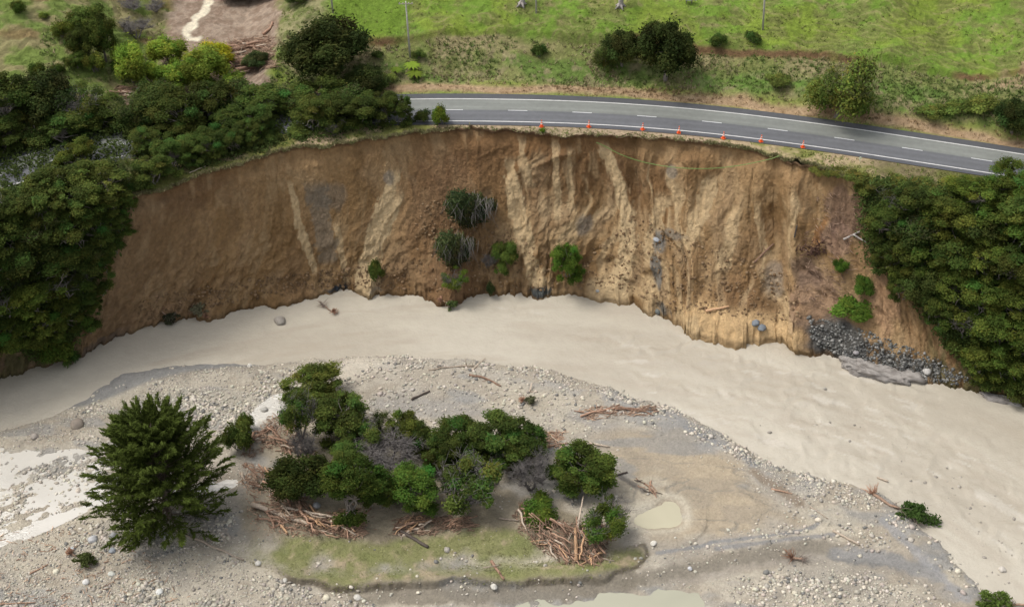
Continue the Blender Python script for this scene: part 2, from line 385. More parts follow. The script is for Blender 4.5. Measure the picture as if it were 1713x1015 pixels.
# left gully side
lft = (X < np.interp(Y, [190, 215, 240], [-62, -58, -56])) & (d > 7)
lc = mixc([.14, .185, .05], [.25, .215, .11], sst(.45, .66, n3)); lc = mixc(lc, brown * 1.1, sst(.6, .72, fbm(X * .1, Y * .2, 3, 70)) * .8)
c = np.where(lft[..., None], mixc(c, lc, .25 + .6 * sst(-110, -72, X)), c)
dm = sst(-1.2, .8, deb + (n3 - .5) * 3)
c = mixc(c, mixc([.31, .24, .18], [.23, .165, .12], sst(.35, .65, n2)), dm)
sd_, _ = sdline(X, Y, STRM); sm = 1 - sst(.45, 1.1, np.abs(sd_) + (n3 - .5) * 1.6); c = mixc(c, [.66, .59, .45], sm * (d > 8))
# verges: dry grass beside the tarseal and along the broken edge
ver = np.exp(-((d - 6.7 - (n1 - .5) * 2.5) / 1.25) ** 2)
c = mixc(c, mixc([.40, .29, .18], [.30, .20, .11], n2), np.clip(ver * 1.2, 0, 1) * (X > -40))
dedge = (Y - EY[None]); nv = (d < -3.3)
vc = mixc([.20, .20, .06], [.40, .30, .19], sst(.42, .6, n3 * .5 + n1 * .5))
c = np.where(nv[..., None], mixc(c, vc, .95), c)
st2 = np.repeat(sfine[None], len(vr), 0)
bare = sst(740, 800, st2) * (1 - sst(1180, 1235, st2)); c = np.where(nv[..., None], mixc(c, mixc([.42, .31, .21], [.30, .23, .16], n2), bare * .85), c)
forest = (1 - sst(100, 330, st2)) + sst(1440, 1500, st2); c = np.where((nv & (dedge > .8))[..., None], mixc(c, [.09, .085, .035], np.clip(forest, 0, 1) * .7), c)
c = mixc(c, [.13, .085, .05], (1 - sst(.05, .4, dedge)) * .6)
c = c * (.86 + .28 * n4)[..., None]
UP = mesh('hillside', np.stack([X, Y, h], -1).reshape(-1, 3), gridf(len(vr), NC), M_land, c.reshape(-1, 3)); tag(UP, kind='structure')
UPV = np.stack([X, Y, h], -1)

# ------------------------------------------------------------------ cliff
ve = np.concatenate([np.linspace(0, .06, 10)[:-1], np.linspace(.06, 1.08, 190)]); NRW = len(ve)
V_ = np.repeat(ve[:, None], NC, 1); S_ = np.repeat(sfine[None], NRW, 0)
prof = np.clip(V_, 0, 1.2) ** 1.25
# steeper where the forest hides the bank, flatter toe of slumped earth on the right
toe = sst(1080, 1180, sfine) * (1 - sst(1345, 1370, sfine))
PX = TOP[None, :, 0] * (1 - prof) + BAS[None, :, 0] * prof; PY = TOP0[None, :, 1] * (1 - prof) + BAS0[None, :, 1] * prof
PY = PY + (TOP - TOP0)[None, :, 1] * (1 - sst(0, .16, V_)) + (BAS - BAS0)[None, :, 1] * sst(.86, .99, V_)
PZ = WZ * V_
Tn = np.gradient((TOP + BAS) / 2, axis=0); Tn /= np.linalg.norm(Tn, axis=1)[:, None]
k = np.ones(25) / 25; Tn = np.stack([np.convolve(np.pad(Tn[:, i], 12, 'edge'), k, 'valid') for i in (0, 1)], 1); Tn /= np.linalg.norm(Tn, axis=1)[:, None]
ON = np.stack([Tn[:, 1], -Tn[:, 0]], 1)        # outward, towards the river
arc = np.r_[0, np.cumsum(np.linalg.norm(np.diff(BAS, axis=0), axis=1))][None] + 0 * V_
zz = -PZ
wr = (fbm(arc * .06, zz * .11, 4, 80) - .5) * 20
arc0 = arc; arc = arc + zz * (fbm(arc0 * .035, zz * .03, 2, 79) - .5) * 1.1
env = sst(0, .12, V_) * (1 - .55 * sst(.85, 1.02, V_))
right = sst(760, 900, S_) * (1 - .6 * sst(1400, 1450, S_)); midl = sst(560, 600, S_) * (1 - sst(700, 740, S_))
gl = ridge((arc + wr) * .10, zz * .05, 3, 81) - .5
gl2 = ridge((arc + wr * .9) * .26, zz * .11, 3, 82) - .5
rill = sst(.62, .95, ridge((arc0 + wr * .25) * .55, zz * .05, 2, 78)) * sst(.3, .5, fbm(arc0 * .06, zz * .05, 2, 77))
bul = fbm(arc * .05, zz * .05, 3, 83) - .5
disp = env * (bul * 2.2 + gl * (.3 + 2.5 * right) + gl2 * (.15 + .6 * right + .35 * midl) + ((fbm(arc * .28, zz * .2, 5, 84, .62) - .5) * 1.3 + (fbm(arc * 1.1, zz * .7, 4, 88, .65) - .5) * .6) * (.45 + .55 * right) - rill * (.1 + .2 * right) + (fbm(arc * 2.8, zz * 2.4, 3, 85, .7) - .5) * .30)
disp = disp * .84 * (1 - .65 * toe[None] * sst(.82, .92, V_))
rough = sst(.45, .8, V_ + (fbm(arc * .08, zz * 0, 2, 89) - .5) * .3)
disp += rough * ((fbm(arc * .9, zz * .9, 3, 86) - .5) * 1.1 + ridge(arc * .5, zz * .5, 2, 87) * .35) * (1 - .8 * sst(1.0, 1.05, V_))
disp += -.55 * sst(.012, .03, V_) * (1 - sst(.06, .14, V_)) * (.4 + 1.2 * vnoise(arc * .3, zz * 0, 9))       # undercut below the turf lip
def hump(s0, v0, ws, wv, a): return a * np.exp(-((S_ - s0) / ws) ** 2 - ((V_ - v0) / wv) ** 2)
disp += hump(1345, .93, 26, .14, 3.2) + hump(1250, 1.0, 75, .15, 4.2) + hump(1140, .8, 50, .3, 1.6) + hump(1335, .35, 22, .5, 1.6) + hump(1000, 1.0, 26, .14, 1.9) + hump(612, 1.0, 22, .12, 1.6) + hump(905, 1.0, 20, .08, 1.0) + hump(1075, 1.02, 22, .12, 1.4) + hump(1160, 1.0, 32, .12, 1.6) + hump(350, 1.0, 30, .08, 1.2) + hump(460, 1.0, 34, .08, 1.3) + hump(735, .96, 45, .14, 2.0) + hump(600, .97, 26, .08, 1.2) + hump(795, .38, 24, .12, 1.2) + hump(1055, .25, 16, .3, -1.3) + hump(1060, .3, 10, .25, -.8) + hump(1300, .45, 16, .4, -1.6) + hump(1000, .55, 22, .3, -1.2) + hump(860, .5, 20, .35, -.9)
PX = PX + ON[None, :, 0] * disp; PY = PY + ON[None, :, 1] * disp; PZ = PZ + env * disp * .25
m_ = (fbm(arc * .04, zz * .06, 3, 90)); m2 = fbm(arc * .5, zz * .35, 4, 91); m3 = fbm(arc * .17 + wr * .1, zz * .12, 4, 92); m4 = fbm(arc * 1.8, zz * 1.5, 3, 93)
basec = mixc([.245, .150, .068], [.33, .212, .105], sst(.38, .62, m3))
basec = mixc(basec, [.19, .105, .048], sst(.5, .72, m_) * .75)
fac = fbm(arc * .11, zz * .16, 4, 94); basec = mixc(basec, basec * [.82, .80, .78], sst(.5, .62, fac) * .8); basec = mixc(basec, [.36, .25, .135], sst(.56, .7, fbm(arc * .3, zz * .22, 4, 95)) * .55)
pale = np.array([.52, .385, .22])
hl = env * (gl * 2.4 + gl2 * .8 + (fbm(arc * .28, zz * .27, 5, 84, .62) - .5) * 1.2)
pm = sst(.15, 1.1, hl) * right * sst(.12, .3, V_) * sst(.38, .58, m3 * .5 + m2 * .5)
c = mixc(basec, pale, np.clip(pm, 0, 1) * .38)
# deep red-brown slumped ground in the middle
md = np.exp(-((S_ - 735) / 62) ** 2) * sst(.05, .3, V_); c = mixc(c, [.19, .107, .055], md * .75)
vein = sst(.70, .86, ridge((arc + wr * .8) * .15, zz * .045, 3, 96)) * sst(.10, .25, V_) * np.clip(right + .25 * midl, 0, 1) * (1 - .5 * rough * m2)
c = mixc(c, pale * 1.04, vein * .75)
vd = sst(.68, .85, ridge((arc + wr * .8) * .21 + 7, zz * .06, 3, 97)) * sst(.05, .2, V_); c = mixc(c, [.165, .10, .055], vd * .35)
lt_ = sst(.60, .74, fbm(arc * .5 + 9, zz * .06, 4, 98)) * (1 - right); c = mixc(c, [.36, .245, .13], lt_ * .5)
def streak(pts, wd, colr, amt=.9, gr=.0):
    global c
    P = np.array(pts, float); sc = np.interp(V_[:, 0], P[:, 1], P[:, 0])[:, None] + (m3 - .5) * 16 + (m2 - .5) * 9
    ins = sst(P[0, 1] - .04, P[0, 1] + .04, V_) * (1 - sst(P[-1, 1] - .03, P[-1, 1] + .03, V_))
    ww = wd * (1 + gr * V_)
    c = mixc(c, colr, min(1, amt * 1.2) * ins * (1 - sst(.6, .95, np.abs(S_ - sc) / ww + (m4 - .5) * .9)))
streak([(655, .25), (635, .5), (612, .75), (598, 1.0)], 11, pale, .85, 1.0)
streak([(660, .4), (650, .55), (625, .72)], 7, pale, .8)
streak([(478, .22), (485, .5), (500, .85)], 7, pale, .7)
streak([(548, .55), (560, .95)], 9, pale * .95, .6)
streak([(520, .25), (528, .8)], 24, [.21, .175, .13], .55)
streak([(855, .2), (862, .5), (885, .78), (905, .95)], 14, pale, .75, .5)
streak([(870, .05), (885, .35)], 10, pale * .9, .5)
streak([(930, .05), (940, .55)], 8, pale * .95, .55)
streak([(955, .1), (960, .5)], 6, pale, .45)
streak([(1005, .08), (1035, .35), (1040, .6), (1010, .95)], 12, pale, .8, .9)
streak([(1110, .35), (1085, .6), (1080, .75)], 14, pale, .6, .5)
streak([(1195, .2), (1170, .45), (1150, .6)], 16, pale, .6)
streak([(1235, .35), (1215, .7)], 16, pale, .55)
streak([(1275, .3), (1290, .6)], 8, pale, .5)
streak([(1390, .27), (1380, .36), (1372, .45)], 7, [.34, .17, .07], .6)
streak([(1345, .74), (1340, .86)], 9, [.38, .22, .10], .5)
tm = toe[None] * sst(.84, .9, V_ + (m3 - .5) * .12); c = mixc(c, [.56, .385, .20], np.clip(tm, 0, 1) * .85)
def blob(s0, v0, ws, wv, colr, amt):
    global c
    q = np.hypot((S_ - s0) / ws, (V_ - v0) / wv) + (m2 - .5) * 1.3; c = mixc(c, colr, amt * (1 - sst(.55, 1.05, q)))
grey = [.16, .155, .14]
blob(535, .98, 26, .035, [.045, .06, .075], .95)
blob(905, .97, 28, .035, [.06, .075, .08], .9); blob(972, .58, 14, .08, [.18, .165, .145], .6)
blob(540, .35, 34, .10, [.19, .165, .13], .5); blob(645, .28, 12, .06, [.2, .19, .17], .6)
blob(1098, .6, 13, .06, grey, .85); blob(1093, .76, 12, .09, grey, .85); blob(1100, .96, 16, .05, [.1, .105, .1], .8); blob(1125, .55, 35, .03, grey, .6)
blob(1125, .2, 10, .04, grey, .6); blob(1300, .7, 18, .1, [.21, .18, .15], .6); blob(1350, .6, 34, .1, [.10, .065, .05], .75); blob(1410, .2, 34, .15, [.16, .10, .07], .8); blob(1400, .38, 25, .1, [.25, .16, .12], .6)
blob(1380, .75, 50, .2, [.30, .20, .14], .55); blob(1420, .90, 66, .13, [.085, .085, .08], .95); blob(1520, .94, 80, .07, [.08, .08, .075], .9); blob(1480, .6, 30, .3, [.34, .21, .12], .8)
blob(1000, .96, 30, .08, pale, .7); blob(612, .97, 24, .06, pale, .8); blob(1160, .97, 40, .06, pale, .6)
blob(190, .97, 60, .05, [.08, .08, .085], .8); blob(60, .9, 90, .1, [.12, .085, .065], .7); blob(620, .97, 25, .02, grey, .5); blob(280, .93, 60, .08, [.31, .19, .1], .6)
left = 1 - sst(180, 420, S_); c = mixc(c, [.225, .155, .095], left * .55)
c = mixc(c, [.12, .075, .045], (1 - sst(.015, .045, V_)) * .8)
fl = np.clip((1 - sst(150, 225, S_ + V_ * 60)) + sst(1460, 1500, S_ - V_ * 90), 0, 1); c = mixc(c, [.085, .085, .035], fl * sst(.35, .55, m2) * .75)
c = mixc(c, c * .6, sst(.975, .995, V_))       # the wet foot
c = c * (.8 + .4 * m4)[..., None] * .96
c = c * 1.1
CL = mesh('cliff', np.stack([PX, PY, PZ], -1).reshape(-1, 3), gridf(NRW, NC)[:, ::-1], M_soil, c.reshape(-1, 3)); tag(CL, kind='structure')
CLV = np.stack([PX, PY, PZ], -1)

# ------------------------------------------------------------------ river bar
BZ = WZ + .6
def bp_(L, z=BZ, n=2): return chaikin(gpl(L, z), n)
BAR = bp_([(-900,1050),(-500,860),(-250,790),(-100,735),(0,706),(60,686),(120,664),(150,640),(205,614),(290,598),(380,596),(450,593),(560,588),(650,580),(760,584),(870,600),(960,615),(1040,640),(1110,665),(1180,692),(1230,722),(1290,755),(1340,778),(1420,795),(1470,800),(1520,835),(1565,880),(1610,930),(1650,975),(1672,1010),(1700,1080),(1760,1250),(1800,2200),(-900,2200)])
TERR = bp_([(352,905),(430,947),(480,966),(560,991),(600,990),(680,976),(760,976),(860,979),(950,976),(1040,962),(1092,940),(1078,912),(1060,890),(1062,862),(1020,835),(960,840),(900,800),(850,790),(700,770),(600,700),(520,680),(460,690),(430,730),(405,790),(385,860)])
GRASS = bp_([(352,905),(430,948),(480,967),(560,992),(600,990),(680,976),(860,979),(950,976),(1040,962),(1095,938),(1065,905),(1000,930),(940,935),(880,890),(800,880),(700,905),(600,905),(500,895),(430,905)])
TANS = bp_([(990,715),(1060,700),(1150,715),(1230,770),(1300,840),(1370,885),(1290,880),(1190,905),(1120,925),(1080,910),(1050,880),(1010,820),(970,770),(1000,760)])
GREYS = bp_([(600,660),(720,650),(850,680),(960,680),(1080,680),(1180,730),(1270,790),(1340,840),(1390,895),(1250,915),(1090,935),(1040,930),(1050,850),(1010,800),(930,740),(850,720),(760,700),(640,700)])
CHAN = bp_([(560,992),(680,985),(860,988),(960,984),(1050,968),(1150,945),(1250,925),(1400,912),(1560,930),(1620,985),(1600,1010),(1520,960),(1400,935),(1280,945),(1150,972),(1050,985),(950,1000),(860,1012),(700,1008),(600,1005)])
RIFF = bp_([(-120,760),(-20,745),(60,735),(110,745),(200,765),(330,790),(420,800),(330,830),(180,830),(120,862),(60,890),(-20,915),(-150,960)])
WHB = bp_([(395,715),(440,670),(470,655),(500,665),(480,690),(440,705),(420,730)])
POND = bp_([(1052,868),(1070,850),(1100,842),(1112,832),(1135,836),(1145,855),(1142,880),(1110,886),(1070,884)])
CREEK = bp_([(850,1030),(900,1006),(980,986),(1080,978),(1170,984),(1190,1010),(1180,1060),(850,1060)])
CREEK2 = bp_([(1545,950),(1570,948),(1600,962),(1630,985),(1640,1000),(1610,990),(1580,975),(1555,962)])
POOLL = bp_([(90,680),(150,638),(205,611),(290,595),(380,593),(470,590),(450,607),(335,617),(250,638),(190,664),(140,680)])
SHOAL = bp_([(560,600),(620,590),(680,584),(660,612),(600,640),(520,660),(470,655),(520,632)])
SHADEW = bp_([(1470,880),(1560,930),(1620,985)])
def south(x, y):
    return 1 - sst(0, 3, y - np.interp(x, [-42, -38, -25, 0, 14, 17], [118.5, 119.5, 116, 117, 119, 123]))
def barh(x, y):
    n = fbm(x * .12, y * .12, 4, 100); nn = (fbm(x * .3, y * .3, 3, 101) - .5)
    b = sdpoly(x, y, BAR) + nn * 2.0
    h = -.9 + 1.35 * sst(-2.5, 4.0, b) + (n - .5) * .7 * sst(1, 6, b) + .12
    so = south(x, y); t = sdpoly(x, y, TERR) + nn * 1.5 + (fbm(x * .3, y * .3, 5, 106, .65) - .5) * 2.2 + (1 - so) * (nn * 7 - 1.5)
    h = h + (so * sst(-.12, .14, t) + (1 - so) * sst(-1, 9, t)) * (.62 + (fbm(x * .2, y * .2, 3, 104) - .5) * .3) * (1 - .75 * sst(8, 17, x)) * (1 - .6 * sst(-30, -40, x)) * sst(0, 3, b)
    ch = sdpoly(x, y, CHAN) + nn * 1.0; h = h - sst(-1.5, 1.0, ch) * .42 * (1 - sst(0, .8, t))
    rf = sdpoly(x, y, RIFF) + nn * 4; h = np.where(rf > -2, h * (1 - sst(-2, 2, rf)) + sst(-2, 2, rf) * (.075 + (fbm(x * .22 - y * .12, y * .75 - x * .4, 4, 102) - .5) * .55 + (fbm(x * 1.2, y * 1.2, 3, 107) - .5) * .25), h)
    po = sdpoly(x, y, POND) + nn * .6; h = np.where(po > -3, np.maximum(h, .55) * (1 - sst(-.9, .9, po)) + .1 * sst(-.9, .9, po), h)
    for Q, lv in ((CREEK, -.05), (CREEK2, .2)):
        q = sdpoly(x, y, Q) + nn * 4.0; h = h * (1 - sst(-1, 1, q)) + lv * sst(-1, 1, q)
    tn = sdpoly(x, y, TANS); h = h + sst(0, 4, tn) * .15
    return h, b, t, ch, rf, po, n, nn
xs = np.concatenate([-92 - np.geomspace(1, 260, 30)[::-1], np.arange(-92, 96, .19), 96 + np.geomspace(1, 260, 30)]); ys = np.concatenate([104 - np.geomspace(1, 190, 30)[::-1], np.arange(104, 172, .2)])
X, Y = np.meshgrid(xs, ys)
h, b, t, ch, rf, po, n, nn = barh(X, Y)
f1 = fbm(X * 1.1, Y * 1.1, 4, 110); f2 = fbm(X * .28, Y * .4, 4, 111); f3 = fbm(X * 3.1, Y * 3.1, 2, 112)
h = h + (f1 - .5) * .16 * sst(0, 2, b) + (f3 - .5) * .05
c = mixc([.33, .285, .22], [.41, .365, .29], sst(.38, .62, f2))
c = mixc(c, [.27, .245, .205], sst(.5, .66, n) * .6)
far_ = sst(-2, 2, sdpoly(X, Y, bp_([(560,585),(760,590),(960,620),(1110,670),(1200,710),(1100,700),(1000,680),(850,670),(700,650),(560,640)]))); c = mixc(c, [.37, .33, .27], far_ * .4)
gs = sst(-1, 2, sdpoly(X, Y, GREYS) + nn * 4); c = mixc(c, mixc([.29, .27, .24], [.35, .31, .25], sst(.4, .6, n)), gs * .85)
ts = sst(-1, 2, sdpoly(X, Y, TANS) + nn * 4); c = mixc(c, mixc([.375, .305, .21], [.32, .265, .19], sst(.42, .6, f2)), ts * .9)
c = mixc(c, [.27, .24, .20], sst(-.8, .6, ch) * .65 * (1 - sst(0, .8, t)))
so = south(X, Y); tt = so * sst(-.1, .4, t) + (1 - so) * sst(-.5, 3.5, t); gsd = sst(-.5, 1.5, sdpoly(X, Y, GRASS) + nn * 2)
tc_ = mixc([.30, .255, .18], [.22, .185, .125], sst(.4, .6, f2))
grc = mixc([.20, .20, .08], [.31, .25, .155], sst(.43, .58, fbm(X * .1, Y * .16, 3, 120) * .6 + f1 * .4)); grc = mixc(grc, [.15, .17, .05], sst(.5, .7, f2) * .5)
c = mixc(c, mixc(tc_, grc, gsd), tt)
scarp = np.exp(-((t + .02) / (.16 + .4 * f1)) ** 2) * south(X, Y); c = mixc(c, [.085, .065, .04], np.clip(scarp * 1.1, 0, 1) * .85)  # dark bank soil, with the thin shadow along the scarp painted in
sl_ = sst(.56, .64, fbm(X * .09 + Y * .05, Y * .22, 4, 160)) * sst(0, 3, b) * (1 - tt); c = mixc(c, [.235, .235, .225], sl_ * .6)
sl2 = sst(.55, .62, fbm(X * .07 + 40, Y * .16, 4, 161)) * sst(0, 3, b) * (1 - tt); c = mixc(c, [.44, .39, .30], sl2 * .55)
rl = np.abs(fbm(X * .10 + Y * .08, Y * .28, 3, 162) - .5); c = mixc(c, [.20, .185, .155], (1 - sst(.004, .016, rl)) * .55 * (gs + ts).clip(0, 1)); h = h - (1 - sst(.004, .02, rl)) * .10 * (gs + ts).clip(0, 1)
shore = sst(.3, 1.6, b) * (1 - sst(3, 7, b)) * sst(-20, 10, X); c = mixc(c, [.25, .245, .235], shore * sst(.42, .58, f2) * .7)
# thin wet shore and dark drainage lines
c = mixc(c, c * .72, np.exp(-(b / 1.0) ** 2))
pl = sst(-.5, .8, sdpoly(X, Y, POOLL)); c = mixc(c, [.225, .222, .21], pl * .92)
for L_, wd, colr in (([(1190,905),(1250,900),(1320,892),(1365,880),(1372,868),(1360,862)], .35, [.20, .20, .20]), ([(1200,915),(1300,905),(1400,892)], .4, [.22, .215, .21]), ([(1150,715),(1190,735),(1225,750),(1260,775)], .6, [.22, .22, .22]), ([(1100,925),(1180,910),(1190,905)], .4, [.2, .2, .2]),
                     ([(1260,790),(1300,815),(1335,840)], .9, [.22, .17, .12]), ([(1050,968),(1150,950),(1250,928),(1330,915),(1400,912)], 1.3, [.20, .175, .135]), ([(600,1000),(700,990),(860,994),(1000,982),(1060,968)], 1.6, [.185, .16, .12]), ([(1000,790),(1040,800),(1075,822)], .5, [.10, .09, .08]), ([(1400,925),(1480,932),(1560,950)], 1.4, [.16,.16,.155]), ([(1480,870),(1540,930),(1620,1000)], .8, [.27, .265, .26]), ([(1400,920),(1480,925),(1560,960)], 1.1, [.25, .24, .225])):
    q, _ = sdline(X, Y, chaikin(gpl(L_, BZ), 2, False)); c = mixc(c, colr, (1 - sst(.4, 1.2, np.abs(q) / wd + (f1 - .5) * 1.2)) * .8)
ps = np.exp(-((po + .5) / .7) ** 2); c = mixc(c, [.52, .47, .37], ps * .6)
wb = sst(-.5, .8, sdpoly(X, Y, WHB) + nn * 2); c = mixc(c, [.55, .52, .45], wb * .9)
sh = sst(-.5, 1.5, sdpoly(X, Y, SHOAL) + nn * 4); c = mixc(c, [.52, .465, .375], sh * .8)
ripx = .5 + .5 * np.sin((X * .5 + Y) * 2.2 + n * 20); h = h + ts * ripx * .03
c = c * (.9 + .2 * f1)[..., None] * (.92 + .16 * f3)[..., None]
BARZ = np.stack([X, Y, WZ + h], -1)
BM = mesh('river_bar', BARZ.reshape(-1, 3), gridf(len(ys), len(xs)), M_bar, c.reshape(-1, 3)); tag(BM, kind='structure')
def sheet(name, poly, z, mat, grow=1.0):
    P = np.asarray(poly); cen = P.mean(0); P = cen + (P - cen) * grow
    V = np.vstack([np.c_[P, np.full(len(P), z)], [[cen[0], cen[1], z]]]); n = len(P)
    F = [(n, i, (i + 1) % n) for i in range(n)]
    return tag(mesh(name, V, F, mat, None, False), kind='structure')
wx = np.concatenate([[-420, -250, -160], np.arange(-110, 112, .36), [160, 250, 420]]); wy = np.concatenate([[-260, 0, 80], np.arange(112, 184, .36), [190]])
Xw, Yw = np.meshgrid(wx, wy); rr = np.hypot((Xw + 6) * .8, Yw - 88); th = np.arctan2(Xw + 6, Yw - 88)
fl1 = fbm(th * 3.2, rr * .16, 4, 180); fl2 = fbm(th * 9, rr * .7, 4, 181); fl3 = fbm(Xw * .5, Yw * .5, 3, 182); rap = sst(.5, .66, fbm(th * 4 + 3, rr * .09, 3, 183)) * sst(-.35, .15, th)
wc = mixc([.40, .357, .285], [.46, .417, .338], sst(.35, .65, fl1)); wc = mixc(wc, [.37, .32, .25], sst(.55, .75, fl2) * .45); wc = mixc(wc, [.54, .50, .43], sst(.56, .70, fbm(th * 24, rr * 1.1, 4, 186)) * sst(.45, .6, fl2) * rap * .5)
wz = (fbm(th * 40 + fl3 * 4, rr * .55, 4, 184) - .5) * (.05 + .42 * rap) + (fl3 - .5) * .03 * 1
wz = np.where((Yw < 112) | (np.abs(Xw) > 110), 0, wz)
tag(mesh('river_water', np.stack([Xw, Yw, WZ + wz], -1).reshape(-1, 3), gridf(len(wy), len(wx)), M_riv, wc.reshape(-1, 3)), kind='structure')
sheet('pond_water', POND, WZ + .36, M_pond, 1.12)
sheet('creek_water', CREEK, WZ + .12, M_creek, 1.25)
sheet('riffle_water', RIFF, WZ + .15, M_riffle, 1.05)
sheet('backwater', WHB, WZ + .62, M_riffle, 1.0)
gm = mat_col('valley_floor', .95, .3, 1, .3, .1, .1)
tag(mesh('ground', [(-3000, -3000, -26), (3000, -3000, -26), (3000, 3000, -26), (-3000, 3000, -26)], [(0, 1, 2, 3)], gm, np.tile([[.2, .19, .1]], (4, 1)), False), kind='structure')
# low rock shelf of grey bedrock at the right foot of the bluff
# ------------------------------------------------------------------ ray lookups
def mkbvh():
    V = []; F = []; n = 0
    for A, s0, s1 in ((UPV, 4, 4), (CLV, 3, 4), (BARZ, 3, 3)):
        B = A[::s0, ::s1]; f = gridf(*B.shape[:2]) + n; V.append(B.reshape(-1, 3)); F.append(f); n += B.shape[0] * B.shape[1]
    V.append(np.array([(-420, -260, WZ), (420, -260, WZ), (420, 190, WZ), (-420, 190, WZ)])); F.append(np.array([[n, n + 1, n + 2, n + 3]]))
    return BVHTree.FromPolygons(np.vstack(V).tolist(), np.vstack(F).tolist())
BV = mkbvh()
def at(px, py):
    d_ = Vector(ray(px, py)).normalized(); h_ = BV.ray_cast(Vector((0, 0, CAMZ)), d_)
    return np.array(h_[0]) if h_[0] else gp(px, py, 0)
def drop(x, y, z0=60):
    h_ = BV.ray_cast(Vector((x, y, z0)), Vector((0, 0, -1))); return np.array(h_[0]) if h_[0] else np.array([x, y, 0.])
def mpp(p): return np.linalg.norm(p - np.array([0, 0, CAMZ])) / FPX       # metres per photograph pixel at p

# ------------------------------------------------------------------ road
def strip(name, i0, i1, o0, o1, z, mat, col, n=1, clip=True):
    idx = np.arange(i0, i1); P = []; cols = []
    for j in range(n + 1):
        o = o0 + (o1 - o0) * j / n; q = RD[idx] + NR[idx] * o
        if clip:
            ye = edge_y(q[:, 0]) + .12; q[:, 1] = np.maximum(q[:, 1], ye)
        P.append(np.c_[q, np.full(len(q), z)]); cols.append(col(np.full(len(q), o), q) if callable(col) else np.tile([col], (len(q), 1)))
    return mesh(name, np.concatenate(P), gridf(n + 1, len(idx)), mat, np.concatenate(cols), False)
def rcol(o, q):
    far = np.array([.165, .172, .155]); near = np.array([.105, .107, .113]); dk = np.array([.062, .063, .07])
    nz = fbm(q[:, 0] * .15, q[:, 1] * .5, 3, 130)
    c_ = mixc(near, far, sst(-.2, .25, o))
    for w0 in (-2.5, -.9, .95, 2.6): c_ = mixc(c_, c_ * 1.13, np.exp(-((o - w0) / .35) ** 2))
    c_ = mixc(c_, dk, sst(3.45, 3.75, o) * .9); c_ = mixc(c_, dk * 1.15, sst(-3.5, -3.8, o) * .8)
    return c_ * (.85 + .3 * nz)[:, None]
nR = len(RD)
tag(strip('road', 0, nR, -4.5, 5.1, .03, M_road, rcol, 60), kind='structure')
def pcol(o, q):
    nz = fbm(q[:, 0] * 1.5, q[:, 1] * 1.5, 3, 131)[:, None]; return np.array([[.68, .67, .64]]) * (.75 + .4 * nz)
tag(strip('road_edge_line', 0, nR, 3.33, 3.50, .042, M_paint, pcol, 1), kind='structure')
tag(strip('road_edge_line', 0, nR, -3.50, -3.33, .042, M_paint, pcol, 1), kind='structure')
# centre dashes: 3 m every 10 m, keyed to the surveyed dash whose middle lies at station (868,185)
p0 = gp(868, 185.2)[:2]; i0 = int(np.argmin(np.linalg.norm(RD - p0, axis=1))); seg_i = [i for i in range(i0 % 20, nR - 8, 20)]
dv = []; df = []; nn_ = 0
for i in seg_i:
    if i - 3 < 0: continue
    idx = np.arange(i - 3, i + 4)
    for sgn in (-.07, .07): dv.append(np.c_[RD[idx] + NR[idx] * sgn, np.full(7, .042)])
    df.append(gridf(2, 7) + nn_); nn_ += 14
tag(mesh('road_centre_dashes', np.concatenate(dv), np.concatenate(df), M_paint, np.full((nn_, 3), .62), False), kind='structure')
# ------------------------------------------------------------------ tree builders
def leaf_quads(P, N, size, rng, elong=1.0, D=None, bend=.25):
    """One small bent leaf clump (4 verts, 2 triangles as one quad) at each point, facing N."""
    n = len(P); r = rng.normal(size=(n, 3)) if D is None else D
    A = r - N * np.sum(r * N, 1)[:, None]; A /= np.linalg.norm(A, axis=1)[:, None] + 1e-9
    B = np.cross(N, A); s = size[:, None]
    V = np.stack([P - A * s * elong, P - B * s * .55 - N * s * bend, P + A * s * elong, P + B * s * .55 - N * s * bend], 1)
    return V.reshape(-1, 3), np.arange(4 * n).reshape(n, 4)
def crown_pts(lobes, dens, rng, up=.35, shell=.28):
    """Points and outward normals over a set of ellipsoid lobes (centre, radii)."""
    Ps, Ns, Ls = [], [], []
    for i, (c_, r_) in enumerate(lobes):
        r_ = np.asarray(r_, float); n = int(dens * (r_[0] * r_[1] + r_[0] * r_[2] + r_[1] * r_[2]))
        v = rng.normal(size=(n, 3)); v[:, 2] += up * 1.2; v /= np.linalg.norm(v, axis=1)[:, None]
        k = 1 - shell * rng.random(n) ** 1.5 + .06 * rng.normal(size=n)
        bump = 1 + .16 * np.sin(v[:, 0] * 5 + i) * np.sin(v[:, 1] * 6 + 2 * i) + .1 * np.sin(v[:, 2] * 9 + i)
        Ps.append(np.asarray(c_) + v * r_ * (k * bump)[:, None] + rng.normal(size=(n, 3)) * r_ * .17 + (rng.random(n) < .22)[:, None] * np.abs(rng.normal(size=(n, 1))) * np.array([[0, 0, .55]]) * r_[2]); nn2 = v / r_; nn2 /= np.linalg.norm(nn2, axis=1)[:, None]
        nn2 = nn2 * 1.0 + rng.normal(size=(n, 3)) * .6 + np.array([0, 0, up]); nn2 /= np.linalg.norm(nn2, axis=1)[:, None]
        Ns.append(nn2); Ls.append(np.full(n, i))
    return np.concatenate(Ps), np.concatenate(Ns), np.concatenate(Ls)
def limb(mb, a_, b_, r0, r1, rng, n=5, wob=.12, col=(.17, .14, .11), sag=0):
    a_ = np.asarray(a_, float); b_ = np.asarray(b_, float); t = np.linspace(0, 1, n); L_ = np.linalg.norm(b_ - a_)
    P = a_ + (b_ - a_) * t[:, None] + rng.normal(size=(n, 3)) * wob * L_ * .18 * np.sin(t * math.pi)[:, None]
    P[:, 2] += sag * L_ * np.sin(t * math.pi); mb.tube(P, r0 + (r1 - r0) * t, 5, col); return P
